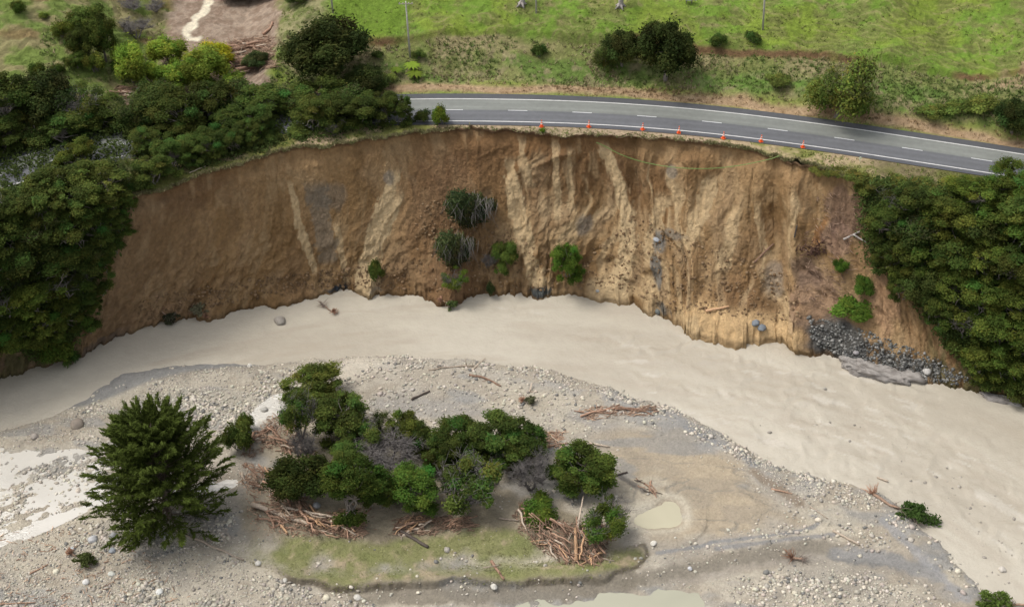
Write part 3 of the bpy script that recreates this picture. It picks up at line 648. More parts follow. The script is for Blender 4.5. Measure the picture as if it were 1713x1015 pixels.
def twigs(mb, tips, rng, n, L_, r, col, up=.6, spread=1.0):
    for i in range(n):
        a_ = tips[rng.integers(len(tips))]; v = rng.normal(size=3) * spread; v[2] = abs(v[2]) * .5 + up; v /= np.linalg.norm(v)
        b_ = a_ + v * L_ * rng.uniform(.5, 1.2); m = (a_ + b_) / 2 + rng.normal(size=3) * L_ * .1
        mb.tube([a_, m, b_], [r, r * .7, r * .3], 3, col)
GREY = (.165, .15, .14)
PROTO = {}
def make_tree(kind, seed):
    rng = np.random.default_rng(seed * 97 + 13)
    root = empty('tree'); root.location = (0, 0, -200)
    tb = MB(); H = 8.0; R_ = 4.0; bark = (.20, .175, .15); leafcol = np.array([.062, .088, .020]); size0 = .27; dens = 62; up = .45; shell = .3; elong = 1.1
    lobes = []
    if kind == 'K':      # open umbrella-topped bush tree with layered pads
        ns = rng.integers(2, 4); stems = [rng.normal(size=2) * .5 for _ in range(ns)]
        nl = rng.integers(46, 58); ax_ = rng.uniform(.75, 1.25); off_ = rng.normal() * .8
        for i in range(nl):
            a_ = rng.uniform(0, 2 * math.pi); q = math.sqrt(rng.random()) * R_ * .82
            z = H * (.88 - .42 * (q / R_) ** 2) + rng.normal() * .75 + off_ * .5 * math.cos(a_) - (rng.random() < .5) * rng.uniform(.8, 4.6)
            r_ = rng.uniform(.4, 1.05); lobes.append(((q * math.cos(a_), q * math.sin(a_), z), (r_ * 1.15, r_ * 1.1, r_ * .72)))
        for i, (c_, r_) in enumerate(lobes):
            s_ = stems[i % ns]; base = np.array([s_[0] * .5, s_[1] * .5, -1.0]); fork = np.array([s_[0] * 2, s_[1] * 2, H * .42])
            if i < ns: limb(tb, base, fork, .19, .13, rng, 6, .3, bark)
            limb(tb, fork, np.array(c_) - [0, 0, r_[2] * .3], .09, .03, rng, 5, .35, bark)
        leafcol = np.array([.070, .098, .020]); size0 = .15; dens = 175; shell = .5
    elif kind == 'D':    # dense round evergreen
        limb(tb, (0, 0, -1), (0, 0, H * .7), .35, .15, rng, 6, .1, bark)
        for i in range(48):
            v = rng.normal(size=3); v /= np.linalg.norm(v); v[2] = v[2] * .9 + .1; k = rng.uniform(.35, .9)
            c_ = np.array([v[0] * R_ * k, v[1] * R_ * k, H * .52 + v[2] * H * .42 * k]); r_ = rng.uniform(.6, 1.25)
            lobes.append((c_, (r_, r_, r_ * .9)))
            if i < 12: limb(tb, (0, 0, H * rng.uniform(.15, .5)), c_, .1, .03, rng, 4, .3, bark)
        leafcol = np.array([.052, .075, .018]); dens = 120; up = .35; size0 = .17; shell = .4
    elif kind == 'W':    # willow: tall domed crown of hanging fronds
        limb(tb, (0, 0, -1), (0, 0, H * .6), .3, .15, rng, 6, .2, bark)
        for i in range(22):
            a_ = rng.uniform(0, 2 * math.pi); q = math.sqrt(rng.random()) * R_ * .7; z = H * (.80 - .42 * (q / R_) ** 2) + rng.normal() * .6 - rng.random() * 1.6
            r_ = rng.uniform(.8, 1.3); lobes.append(((q * math.cos(a_), q * math.sin(a_), z), (r_, r_, r_ * 1.3)))
            if i < 10: limb(tb, (0, 0, H * .4), lobes[-1][0], .09, .03, rng, 4, .3, bark)
        leafcol = np.array([.13, .185, .03]); dens = 120; up = .1; elong = 1.8; size0 = .16; shell = .5
    elif kind == 'S':    # low bush
        H = 2.4; R_ = 1.7
        for i in range(14):
            a_ = rng.uniform(0, 2 * math.pi); q = math.sqrt(rng.random()) * R_ * .7; r_ = rng.uniform(.45, .8)
            lobes.append(((q * math.cos(a_), q * math.sin(a_), H * .55 * (1 - .5 * (q / R_) ** 2) + rng.uniform(-.3, .3)), (r_, r_, r_ * .8)))
            limb(tb, (0, 0, -.5), lobes[-1][0], .05, .02, rng, 4, .3, bark)
        leafcol = np.array([.07, .105, .022]); size0 = .12; dens = 240; shell = .5
    elif kind == 'T':    # wispy bare-topped tree, foliage thickening below
        limb(tb, (0, 0, -1), (.2, 0, H * .6), .26, .04, rng, 7, .2, bark)
        for i in range(26):
            a_ = rng.uniform(0, 2 * math.pi); q = math.sqrt(rng.random()) * R_ * .75; z = H * rng.uniform(.15, .78) * (1 - .3 * (q / R_)); r_ = rng.uniform(.8, 1.35)
            lobes.append(((q * math.cos(a_), q * math.sin(a_), z), (r_, r_, r_)))
        tips = [np.array(c_) for c_, _ in lobes if c_[2] > H * .35]; twigs(tb, tips, rng, 420, 2.0, .022, (.17, .17, .08), .9)
        leafcol = np.array([.068, .092, .021]); dens = 80; shell = .8; size0 = .16
    elif kind in 'BG':   # dead or bare twiggy tree, with (G) some leaf left on it
        tips = []
        ns = 5
        for i in range(ns):
            a_ = 2 * math.pi * i / ns + rng.random(); f = np.array([math.cos(a_) * R_ * .3, math.sin(a_) * R_ * .3, H * rng.uniform(.25, .4)])
            limb(tb, (0, 0, -.8), f, .16, .1, rng, 5, .2, GREY)
            for j in range(7):
                b_ = a_ + rng.normal() * .6; q = R_ * rng.uniform(.3, .85); g_ = np.array([math.cos(b_) * q, math.sin(b_) * q, H * rng.uniform(.5, .82)])
                P = limb(tb, f, g_, .07, .03, rng, 5, .3, GREY); tips += [P[2], P[3], P[4], P[4]]
        twigs(tb, tips, rng, 1300 if kind == 'B' else 500, 1.5, .026, GREY, .45, .9)
        if kind == 'G':
            for i in range(26):
                c_ = tips[rng.integers(len(tips))] + rng.normal(size=3) * .4; r_ = rng.uniform(.6, 1.1); lobes.append((c_, (r_, r_, r_ * .8)))
            leafcol = np.array([.07, .10, .02]); dens = 130; shell = .6; size0 = .16
    elif kind == 'H':    # slipped bush whose dead grey stems hang down the slope
        limb(tb, (0, 0, -.8), (0, .3, 1.6), .15, .1, rng, 4, .2, GREY)
        for i in range(18):
            a_ = rng.uniform(0, 2 * math.pi); q = math.sqrt(rng.random()) * 2.2; r_ = rng.uniform(.6, 1.0)
            lobes.append(((q * math.cos(a_) * .9, q * math.sin(a_) * .55 - .5, 2.0 - .16 * q * q + rng.uniform(-1.2, .8)), (r_, r_, r_ * 1.4)))
        for i in range(170):
            a_ = np.array([rng.normal() * .9, -.6 + rng.normal() * .5, 2.6 + rng.normal() * .6]); b_ = a_ + np.array([rng.normal() * .7, -.9 - rng.random() * .5, -1.2 - rng.random() * 1.6]) * .9
            tb.tube([a_, (a_ + b_) / 2 + [0, -.35, .25], b_], [.022, .018, .01], 3, (.17, .155, .14))
        leafcol = np.array([.06, .08, .03]); dens = 170; up = .1; H = 3.6; R_ = 2.2; elong = 2.0; size0 = .13
    tb_o = tb.build('trunk', M_bark, root)
    if lobes:
        P, N, Li = crown_pts(lobes, dens, rng, up, shell)
        nl = len(lobes); lt = rng.uniform(.6, 1.45, nl); hue = rng.normal(size=nl) * .12
        V, F = leaf_quads(P, N, size0 * rng.uniform(.6, 1.35, len(P)), rng, elong)
        tip = np.clip((P[:, 2] - P[:, 2].min()) / (np.ptp(P[:, 2]) + .01), 0, 1)
        tint = leafcol[None] * (lt[Li] * rng.uniform(.75, 1.3, len(P)))[:, None]
        tint[:, 0] *= 1 + hue[Li] + .25 * (rng.random(len(P)) < .18)
        mesh('crown', V, F, M_leaf, np.repeat(tint, 4, 0), False, root)
        if kind in 'KDSW':      # opaque lumps added inside the leaf pads, so light does not leak straight through
            Vi = []; Fi = []; n_ = 0
            for c_, r_ in lobes:
                A = ICO1[0] * np.asarray(r_) * .42 * (1 + rng.uniform(-.25, .25, (len(ICO1[0]), 1))) + np.asarray(c_); Vi.append(A); Fi.append(ICO1[1] + n_); n_ += len(A)
            Vc = np.concatenate(Vi); mesh('inner_foliage', Vc, np.concatenate(Fi), M_leaf, np.tile(leafcol, (len(Vc), 1)), False, root)
    return root, H, R_
for kd, nv_ in (('K', 6), ('D', 4), ('W', 3), ('S', 4), ('T', 2), ('B', 2), ('G', 3), ('H', 2)):
    PROTO[kd] = [list(make_tree(kd, 11 + j * 7 + ord(kd))) + [False] for j in range(nv_)]
TINTED = {}
def tinted(kd, j, col):
    """A copy of a kind whose crown mesh is another leaf colour (yellowing willow, bright vines)."""
    key = (kd, j, col)
    if key not in TINTED:
        r_ = PROTO[kd][j]; n = copy_tree(r_[0])
        for ch in n.children:
            if 'crown' in ch.name or 'foliage' in ch.name:
                ch.data = ch.data.copy(); a_ = ch.data.color_attributes['col']; v = np.empty(len(a_.data) * 4, np.float32); a_.data.foreach_get('color', v)
                v = v.reshape(-1, 4); v[:, :3] *= np.array(col); a_.data.foreach_set('color', v.ravel())
        TINTED[key] = [n, r_[1], r_[2], False]
    return TINTED[key]
KN = {'K': ('bush_tree', 'tree'), 'D': ('evergreen_tree', 'tree'), 'W': ('willow_tree', 'tree'), 'S': ('shrub', 'shrub'), 'T': ('sparse_tree', 'tree'), 'B': ('bare_tree', 'tree'), 'G': ('half_bare_tree', 'tree'), 'H': ('slipped_bush', 'bush')}
def plant(kd, cx, cy, wpx, hpx=None, label='', group=None, tint=None, base=None, sq=1.0, ground=None):
    """Stands a plant so that its crown is centred near the surveyed mark (cx, cy); wpx, hpx are its size in survey units."""
    hpx = hpx or wpx
    j = random.randrange(len(PROTO[kd])); P = PROTO[kd][j] if tint is None else tinted(kd, j, tint)
    p = at(cx, cy); k = mpp(p); th = rad(PITCH) + math.atan((cy - 507.5) / FPX)
    sw = wpx * k / (2 * P[2]) * 1.12
    ext = hpx * k                                        # apparent height = H cos + spread sin
    H = max(.35 * P[1] * sw, (ext - 2 * P[2] * sw * math.sin(th) * .52) / math.cos(th)); sh = H / P[1] * sq
    by = cy + (H * .52 * math.cos(th)) / k if base is None else base
    p = at(cx, by) if ground is None else np.array(ground)
    if P[3]: o = copy_tree(P[0])
    else: o = P[0]; P[3] = True
    o.name = KN[kd][0]; o.location = p; an_ = random.uniform(.85, 1.18); o.scale = (sw * an_, sw / an_, sh * random.uniform(.9, 1.15)); o.rotation_euler = (0, 0, random.uniform(0, 6.28) if kd != 'H' else random.uniform(-.4, .4))
    tag(o, label, KN[kd][1], group); return o
ORD = ['first','second','third','fourth','fifth','sixth','seventh','eighth','ninth','tenth','eleventh','twelfth','thirteenth','fourteenth','fifteenth','sixteenth','seventeenth','eighteenth','nineteenth','twentieth','twenty-first','twenty-second','twenty-third','twenty-fourth','twenty-fifth','twenty-sixth','twenty-seventh','twenty-eighth']
LOOK = {'K': 'dark green open-crowned tree', 'D': 'dense rounded dark evergreen', 'W': 'pale green willow', 'S': 'small green shrub', 'T': 'sparse dark green tree', 'B': 'bare grey twiggy tree', 'G': 'half-bare grey-green tree', 'H': 'drooping slipped bush'}
def row(L, phrase, group, tint=None):
    """Plants a row; each label counts along the row from the left of the photograph."""
    L = [list(q) for q in L]
    for q in L:
        if q[0] == 'K':
            u = random.random(); q[0] = 'T' if u < .10 else 'G' if u < .2 else 'K'
    order = sorted(range(len(L)), key=lambda i: L[i][1])
    for r, i in enumerate(order):
        kd, cx, cy, w_ = L[i][:4]; h_ = L[i][4] if len(L[i]) > 4 else None
        plant(kd, cx, cy, w_, h_, '%s, %s from left %s' % (LOOK[kd].replace('dense rounded dark', 'dense') if len(phrase.split()) > 7 else LOOK[kd], ORD[r], phrase), group, tint=L[i][5] if len(L[i]) > 5 else tint)
br = (1.18, 1.15, 1.0)
row([('K',22,180,100,90),('D',82,165,95,95),('K',135,180,85,85),('K',182,192,70,60),('K',222,188,75,75),('D',262,176,80,80),('K',303,192,85,80),('K',350,172,80,75),('K',392,168,80,75),('K',440,168,80,70),('K',488,160,80,66),('K',530,160,80,75),('K',575,158,80,70),('D',610,140,70,70),('K',-35,200,100,90)], 'in the row beyond the road', 'trees beyond the road on the left')
row([('K',12,222,80,60),('K',62,215,78,60),('K',112,212,80,62),('K',132,262,66,62,(1.5,1.5,1.2)),('K',250,238,56,56),('K',292,216,60,56),('K',385,206,62,56),('K',432,205,62,56),('K',525,192,72,66),('K',565,186,72,66),('K',602,184,72,64),('K',640,180,62,60),('K',672,184,42,54),('K',-45,240,90,80)], 'in the strip beside the road above the bluff', 'trees between road and bluff')
row([('K',175,306,86,76),('K',218,292,66,64),('K',255,285,62,60),('K',292,266,62,60),('K',322,252,58,54),('K',352,244,56,52),('K',385,236,50,48),('K',420,224,48,44),('K',560,214,38,36),('S',455,226,34,22),('S',500,220,34,22),('S',600,206,34,22)], 'on the bluff edge below the roadside trees', 'trees on the bluff edge')
row([('K',20,352,80,62),('K',100,312,92,76),('K',72,345,86,72),('K',130,340,88,76),('K',-30,350,90,80),('K',188,345,52,66)], 'in the top tier of the wooded left slope', 'trees on the wooded left slope')
row([('K',20,395,90,80),('K',70,385,92,84),('K',125,382,88,80),('K',168,384,60,66),('K',-40,400,100,90)], 'in the second tier of the wooded left slope', 'trees on the wooded left slope')
row([('K',0,445,95,90),('D',50,430,95,85),('K',100,430,100,90),('K',148,425,65,75)], 'in the third tier of the wooded left slope', 'trees on the wooded left slope')
row([('K',15,505,95,85,br),('K',65,488,95,85,br),('K',112,480,85,80,br),('D',140,470,50,55)], 'in the fourth tier of the wooded left slope', 'trees on the wooded left slope')
row([('K',35,550,85,70,br),('K',80,535,90,75,br),('K',120,525,60,65,br),('S',98,580,60,50,(1.3,1.3,1)),('S',120,600,30,28),('K',-25,560,90,80)], 'in the lowest tier, just above the river', 'trees on the wooded left slope')
# right-hand wood
row([('S',222,338,24,26),('K',200,372,44,48),('S',196,410,30,36),('K',176,440,44,50),('S',172,478,34,36),('K',156,506,40,44),('S',152,545,34,32)], 'where the left wood meets bare cliff', 'bushes at the left wood edge')
row([('K',1490,338,68,60),('K',1530,334,74,62),('K',1580,338,68,58),('K',1624,326,76,64,(1.3,1.3,1)),('K',1682,312,84,66,(1.3,1.3,1)),('K',1745,330,90,80)], 'along the top of the wooded right slope', 'trees on the wooded right slope')
row([('K',1484,370,70,76),('K',1520,372,90,90),('K',1572,368,90,85,br),('D',1625,365,85,80),('K',1672,372,95,90,br),('K',1725,380,95,90)], 'in the second tier of the wooded right slope', 'trees on the wooded right slope')
row([('K',1494,430,70,76),('K',1532,425,90,85,br),('K',1585,428,95,90),('K',1635,428,90,85,br),('K',1690,435,95,90),('K',1745,450,90,90)], 'in the third tier of the wooded right slope', 'trees on the wooded right slope')
row([('K',1508,478,50,56),('D',1545,478,75,75),('K',1592,485,90,85,br),('K',1642,490,90,85,br),('K',1695,500,90,85,br)], 'in the fourth tier of the wooded right slope', 'trees on the wooded right slope')
row([('K',1570,522,60,65),('K',1612,540,80,75,br),('K',1660,552,90,80,br),('K',1708,560,90,80,br)], 'in the fifth tier of the wooded right slope', 'trees on the wooded right slope')
row([('S',1600,575,45,40),('K',1640,600,70,65,br),('K',1690,605,85,75,br),('S',1650,640,45,35),('S',1695,645,60,40),('S',1730,640,60,50)], 'in the lowest tier of the wooded right slope', 'trees on the wooded right slope')
row([('S',1372,284,36,18),('S',1400,290,38,20),('S',1432,294,38,22),('S',1462,306,40,22),('S',1500,302,40,20),('S',1545,308,44,22),('S',1590,306,40,20),('S',1446,316,34,24)], 'along the verge above the right end of the bluff', 'low verge shrubs', tint=(1.6, 1.25, 1.3))
for i, (x, y) in enumerate([(-110,240),(-170,270),(-115,420),(-110,500),(-180,460),(-190,380),(-120,340),(-95,580)]):
    plant('K', x, y, 95, 85, 'dark tree of the left wood past the photograph edge', 'wood past the left edge')
for i, (x, y) in enumerate([(1800,400),(1800,480),(1790,560),(1860,440),(1790,640),(1860,540),(1810,340)]):
    plant('K', x, y, 95, 85, 'dark tree of the right wood past the photograph edge', 'wood past the right edge')
# hillside
plant('D', 550, 92, 122, 108, 'largest dark round tree, above the roadside wood at the foot of the pasture', sq=1.05)
plant('D', 612, 128, 60, 50, 'low dark tree tucked against the right side of the largest round tree')
plant('D', 1112, 88, 88, 112, 'tall dense rounded evergreen standing alone on the bank above the road', sq=1.1)
plant('D', 1040, 85, 62, 66, 'bushy dark tree just left of the tall dense evergreen on the bank')
plant('T', 1012, 92, 42, 60, 'thin greyish tree at the left end of the bank tree group')
plant('T', 1402, 134, 112, 150, 'broad wispy-topped tree on the bank above the right of the road', tint=(1.6, 1.45, 1.2))
plant('D', 1692, 198, 60, 66, 'dark bush tree on the bank by the right edge of the photograph')
plant('D', 1745, 200, 70, 66, 'dark bush tree behind the verge just past the photograph edge')
row([('S',902,84,24,28),('S',1202,66,26,28),('S',1257,62,26,24),('S',1095,45,26,20),('S',700,90,22,20),('S',632,92,20,16)], 'among the small bushes dotted over the bank and pasture', 'small bushes dotted over the pasture')
row([('S',1640,175,50,36),('S',1600,180,46,28),('S',1560,185,46,26),('S',640,135,40,26),('S',1300,132,40,20)], 'in the rough growth of the bank above the road', 'rough bushes on the road bank', tint=(1.7, 1.6, 1.6))
row([('W',222,112,66,66),('W',283,88,66,62),('W',300,128,66,52),('W',345,118,84,72),('W',245,130,54,50),('W',392,140,50,40)], 'of the pale willows below the debris flow', 'willows below the debris flow', tint=(1.35, 1.3, 1.1))
plant('W', 362, 92, 66, 42, 'bright yellow willow behind the pale green willows', tint=(2.0, 1.35, .5))
row([('D',150,35,58,55),('D',178,70,46,75),('D',140,72,46,55),('S',108,48,32,34),('D',130,100,34,36),('S',66,120,28,30),('S',96,116,22,22),('S',32,12,24,22),('S',74,26,16,14),('S',160,105,30,36)], 'of the scrub on the left hillside', 'scrub on the left hillside', tint=(1.5, 1.35, 1.1))
plant('B', 230, 50, 58, 42, 'leafless grey tree with pale trunk, left of the debris flow')
plant('B', 222, 8, 46, 24, 'leafless grey bush at the top edge, left of the debris flow')
plant('B', 262, 12, 40, 24, 'second leafless grey bush at the top edge beside the debris flow')
row([('D',392,-14,60,40),('D',440,-16,60,36),('D',495,-8,50,36)], 'of the dark trees at the head of the debris flow', 'trees at the head of the debris flow')
plant('D', 428, 102, 38, 34, 'small grey-green tree in front of the debris flow logs', tint=(1.3, 1.3, 1.8))
plant('S', 708, 194, 26, 26, 'thin grey-green sapling on the verge at the left end of the open road')
plant('S', 737, 192, 30, 38, 'light green sapling on the verge, right of the grey-green one', tint=(1.7, 1.7, 1))
plant('S', 907, 218, 10, 9, 'tiny bright green weed on the verge beside the first cone', tint=(1.9, 2, 1))
# slipped bushes on the cliff face
def cliffplant(kd, cx, cy, w_, h_, label, tint=None, lean=.35):
    o = plant(kd, cx, cy, w_, h_, label, None, tint, base=cy + h_ * .38); o.rotation_euler = (lean, 0, random.uniform(-.3, .3)); return o
cliffplant('H', 790, 330, 64, 62, 'large drooping bush with grey dead stems, highest on the cliff face')
cliffplant('H', 762, 398, 56, 62, 'drooping grey-green bush on the cliff, below the highest bush')
cliffplant('K', 842, 420, 52, 50, 'leaning dark green tree in the middle of the lower cliff', (.9, 1.0, .9))
cliffplant('K', 952, 430, 52, 78, 'tall bright green slipped tree, rightmost of the plants on the cliff face', (1.1, 1.25, .9))
cliffplant('G', 760, 466, 42, 44, 'small green-topped bush at the cliff foot, nearest the floating branch', (1.2, 1.4, 1))
cliffplant('S', 632, 447, 28, 40, 'narrow dark bush beside the pale soil flow on the cliff')
cliffplant('B', 815, 435, 26, 36, 'small bare grey bush left of the leaning dark green tree')
cliffplant('S', 820, 478, 16, 30, 'small grey-green sapling at the waterline under the cliff', (1, 1, 1.6))
cliffplant('S', 1420, 508, 56, 34, 'bright green vine mat on the soil above the blue rocks', (1.1, 1.35, .9))
cliffplant('S', 1440, 474, 36, 28, 'bright green bush just above the vine mat at the wood edge', (1.05, 1.3, .9))
cliffplant('S', 1405, 440, 24, 24, 'little bright bush on the soil right of the dark root mass', (1.1, 1.4, .9))
cliffplant('S', 1450, 525, 16, 14, 'smallest green tuft at the right end of the vine mat', (1.6, 1.9, 1))
# island wood
IS = [('K',525,652,92,66,(1.1,1.05,1.0)),('G',505,700,70,90,None),('K',575,700,100,85,None),('G',600,725,80,70,None),('T',640,712,50,50,None),('K',676,716,62,62,br),('K',705,735,50,50,None)]
lab_i = ['pale-topped open tree at the back left of the island wood','twiggy half-bare tree right of the upper driftwood heap','broad dark tree behind the bare grey tree on the island','grey-stemmed tree between two dark trees at the back of the island','thin wispy tree at the back of the island beside the grey silt','pointed bright green tree at the back middle of the island wood','small dark tree in the gap at the back middle of the island']
for q, l_ in zip(IS, lab_i): plant(q[0], q[1], q[2], q[3] * 1.02, q[4] * 1.08, l_, 'trees of the island wood', tint=q[5])
IS = [('B',650,762,112,84,None,'broad dead grey-purple tree in the middle of the island wood'),('B',508,750,52,66,None,'small dead grey tree standing among the upper driftwood'),('K',585,765,62,56,None,'bright round-topped tree left of the broad dead grey tree'),
 ('D',508,800,86,92,(.95,1.0,.9),'dark tree at the island left, above the main driftwood heap'),('K',600,818,86,105,(.95,1.05,.9),'tall bright green tree at the island front, left of centre'),('K',690,815,82,88,(1.0,1.15,.9),'bright green tree at the island front, just right of the dead grey tree'),
 ('G',782,812,112,105,None,'wide grey and green tree at the middle of the island front'),('K',772,742,92,80,(.95,1,.9),'green tree at the island back, above the wide grey and green tree'),('K',832,742,92,84,(.85,.9,.9),'dark flat-topped tree at the island back, right of centre'),
 ('K',876,738,80,76,(.9,.95,.9),'rightmost tree of the dark clump at the island back'),('B',888,795,72,72,None,'pale dead silvery tree beside the round tree right of the wood'),('K',972,784,100,84,(.95,1.05,.9),'round-crowned tree standing alone at the right of the island'),
 ('S',902,848,62,42,(1.15,1.3,.9),'low bright green bush above the right driftwood heap'),('G',1012,868,84,78,(1.2,1.3,1),'half-bare bush at the right end of the driftwood heap, by the pond'),('S',402,725,44,62,None,'small feathery bush between the spiky conifer and driftwood'),('S',412,705,26,34,(1.3,1.2,1),'thin sapling at the edge of the white backwater'),
 ('K',740,760,60,66,None,'slim dark tree left of the grey and green tree on the island'),('K',640,825,50,60,None,'dark shaded tree between the two bright trees at the island front')]
for q in IS: plant(q[0], q[1], q[2], q[3] * 1.08, q[4] * 1.08, q[6], 'trees of the island wood', tint=q[5])
for o in [r_[0] for L_ in list(PROTO.values()) for r_ in L_ if not r_[3]] + [r_[0] for r_ in TINTED.values() if not r_[3]]:
    for ch in list(o.children): bpy.data.objects.remove(ch)
    bpy.data.objects.remove(o)
plant_done = True

# the big spiky conifer
def conifer(px, py, H, R_):
    rng = np.random.default_rng(5); root = empty('conifer', at(px, py)); tag(root, 'big dark spiky conifer standing on the gravel at the left', 'conifer')
    tb = MB(); limb(tb, (0, 0, -1), (0, 0, H * .97), .45, .05, rng, 9, .05, (.16, .13, .1))
    P = []; D = []; Sz = []; Tn_ = []
    for i in range(270):
        f = rng.random() ** .95; z0 = H * (.04 + .9 * f); a_ = rng.uniform(0, 2 * math.pi)
        L_ = R_ * (1.0 - .66 * f ** 1.7) * rng.uniform(.78, 1.1) * (.8 + .2 * min(1, f * 8)); el = rad(8 + 42 * f + rng.normal() * 7)
        dr = np.array([math.cos(a_) * math.cos(el), math.sin(a_) * math.cos(el), math.sin(el)]); st_ = np.array([0, 0, z0])
        t = np.linspace(0, 1, 6); Q = st_ + dr * L_ * t[:, None]; Q[:, 2] += .10 * L_ * t ** 2 - .06 * L_ * np.sin(t * math.pi)
        tb.tube(Q, .07 * (1 - t) + .015, 4, (.15, .12, .09))
        side = np.cross(dr, [0, 0, 1.]); side /= np.linalg.norm(side)
        for j in range(15):
            u = .22 + .78 * (j + rng.random()) / 15; c_ = np.array([np.interp(u, t, Q[:, k_]) for k_ in range(3)])
            sl_ = L_ * .30 * (1.12 - u) + .25; sd2 = rng.choice([-1, 1]); v = dr * .85 + side * sd2 * rng.uniform(.25, .9) + np.array([0, 0, rng.uniform(-.1, .5)]); v /= np.linalg.norm(v)
            n = int(8 + sl_ * 9); w2 = rng.random(n)
            P.append(c_ + v * (w2 * sl_)[:, None] + rng.normal(size=(n, 3)) * .07); vv = v + rng.normal(size=(n, 3)) * .45; D.append(vv); Sz.append(rng.uniform(.12, .27, n)); Tn_.append(np.full(n, rng.uniform(.7, 1.3)) * (1 + .35 * w2))
        n = 26; w2 = rng.random(n); P.append(Q[-1] + dr * ((w2 - .6) * 1.3)[:, None] + rng.normal(size=(n, 3)) * .06); D.append(dr + rng.normal(size=(n, 3)) * .3); Sz.append(rng.uniform(.18, .34, n)); Tn_.append(np.full(n, 1.35))
    P = np.concatenate(P); D = np.concatenate(D); Sz = np.concatenate(Sz); Tn_ = np.concatenate(Tn_)
    N = rng.normal(size=P.shape) * .6 + [0, 0, .8]; N /= np.linalg.norm(N, axis=1)[:, None]
    V, F = leaf_quads(P, N, Sz, rng, 1.6, D, .1)
    V = V.reshape(-1, 4, 3); V[:, [1, 3]] = P[:, None] + (V[:, [1, 3]] - P[:, None]) * .55
    tint = np.array([.082, .115, .022])[None] * (Tn_ * rng.uniform(.75, 1.3, len(P)))[:, None]
    tb.build('trunk', M_bark, root); mesh('crown', V.reshape(-1, 3), F, M_leaf, np.repeat(tint, 4, 0), False, root)
conifer(284, 868, 16.6, 9.9)

# fallen trees and floating wood
def fallen(px0, py0, px1, py1, leafy, label, seed=0, wr_=.22, crown=2.0, tint=(.075, .11, .03)):
    rng = np.random.default_rng(seed); a_ = at(px0, py0); b_ = at(px1, py1); root = empty('fallen_tree', a_); tag(root, label, 'fallen tree')
    a0 = np.zeros(3) + [0, 0, .25]; b0 = b_ - a_ + [0, 0, .35]; mb = MB(); P = limb(mb, a0, b0, wr_, wr_ * .45, rng, 6, .1, (.30, .20, .14)); L_ = np.linalg.norm(b0)
    mb.build('trunk', M_wood, root); rb = MB()
    for i in range(26):
        v = rng.normal(size=3); v -= (b0 / L_) * abs(v @ (b0 / L_)) * 1.3; v /= np.linalg.norm(v); v[2] = abs(v[2]); rb.tube([a0, a0 + v * .6 + rng.normal(size=3) * .12, a0 + v * rng.uniform(.7, 1.4) * wr_ * 6], [.07, .045, .015], 4, (.30, .17, .11))
    rb.build('root_plate', M_wood, root)
    bb = MB()
    for i in range(40):
        t = rng.uniform(.4, 1); c_ = a0 + (b0 - a0) * t; v = (b0 / L_) * .7 + rng.normal(size=3) * .6; v[2] = abs(v[2]) * .6; bb.tube([c_, c_ + v * crown * .4, c_ + v * crown * .8 - [0, 0, .1]], [.045, .03, .012], 3, (.28, .22, .18))
    bb.build('branch', M_wood, root)
    if leafy:
        lobes = []
        for i in range(14):
            t = rng.uniform(.6, 1.12); r_ = rng.uniform(.5, .9) * crown * .42; lobes.append((a0 + (b0 - a0) * t + rng.normal(size=3) * crown * np.array([.35, .35, .2]) + [0, 0, .3], (r_ * 1.2, r_, r_ * .7)))
        Pp, N, Li = crown_pts(lobes, 80, rng, .4, .5); V, F = leaf_quads(Pp, N, rng.uniform(.12, .28, len(Pp)), rng, 1.3)
        mesh('crown', V, F, M_leaf, np.repeat(np.array(tint)[None] * rng.uniform(.7, 1.3, (len(Pp), 1)), 4, 0), False, root)
fallen(1460, 828, 1535, 872, True, 'uprooted leafy tree lying at the river edge on the right of the bar', 3, .24, 2.4, (.06, .095, .022))
fallen(558, 524, 538, 512, False, 'bare branch with forked tips floating in the river', 4, .12, 1.2)
fallen(738, 504, 757, 514, True, 'leafy green branch floating below the cliff foot', 5, .08, 1.0, (.07, .10, .03))
fallen(270, 522, 290, 542, True, 'dark slipped bush half in the water under the left cliff', 6, .12, 1.3, (.06, .065, .035))
fallen(345, 532, 330, 522, True, 'grey-brown brush heap at the waterline under the left cliff', 7, .1, 1.2, (.14, .13, .08))
fallen(120, 928, 150, 940, True, 'small green uprooted bush on the gravel at the lower left', 8, .1, 1.3, (.08, .10, .03))
fallen(1325, 935, 1345, 938, False, 'brown root ball lying on the gravel below the grey silt', 9, .22, .9)
fallen(1730, 1015, 1660, 1012, True, 'green bushy tree at the bottom right corner of the photograph', 10, .2, 1.7, (.10, .15, .03))
fallen(875, 672, 890, 675, True, 'low green tuft on the silt near the white crooked stick', 11, .05, .8, (.13, .14, .07))

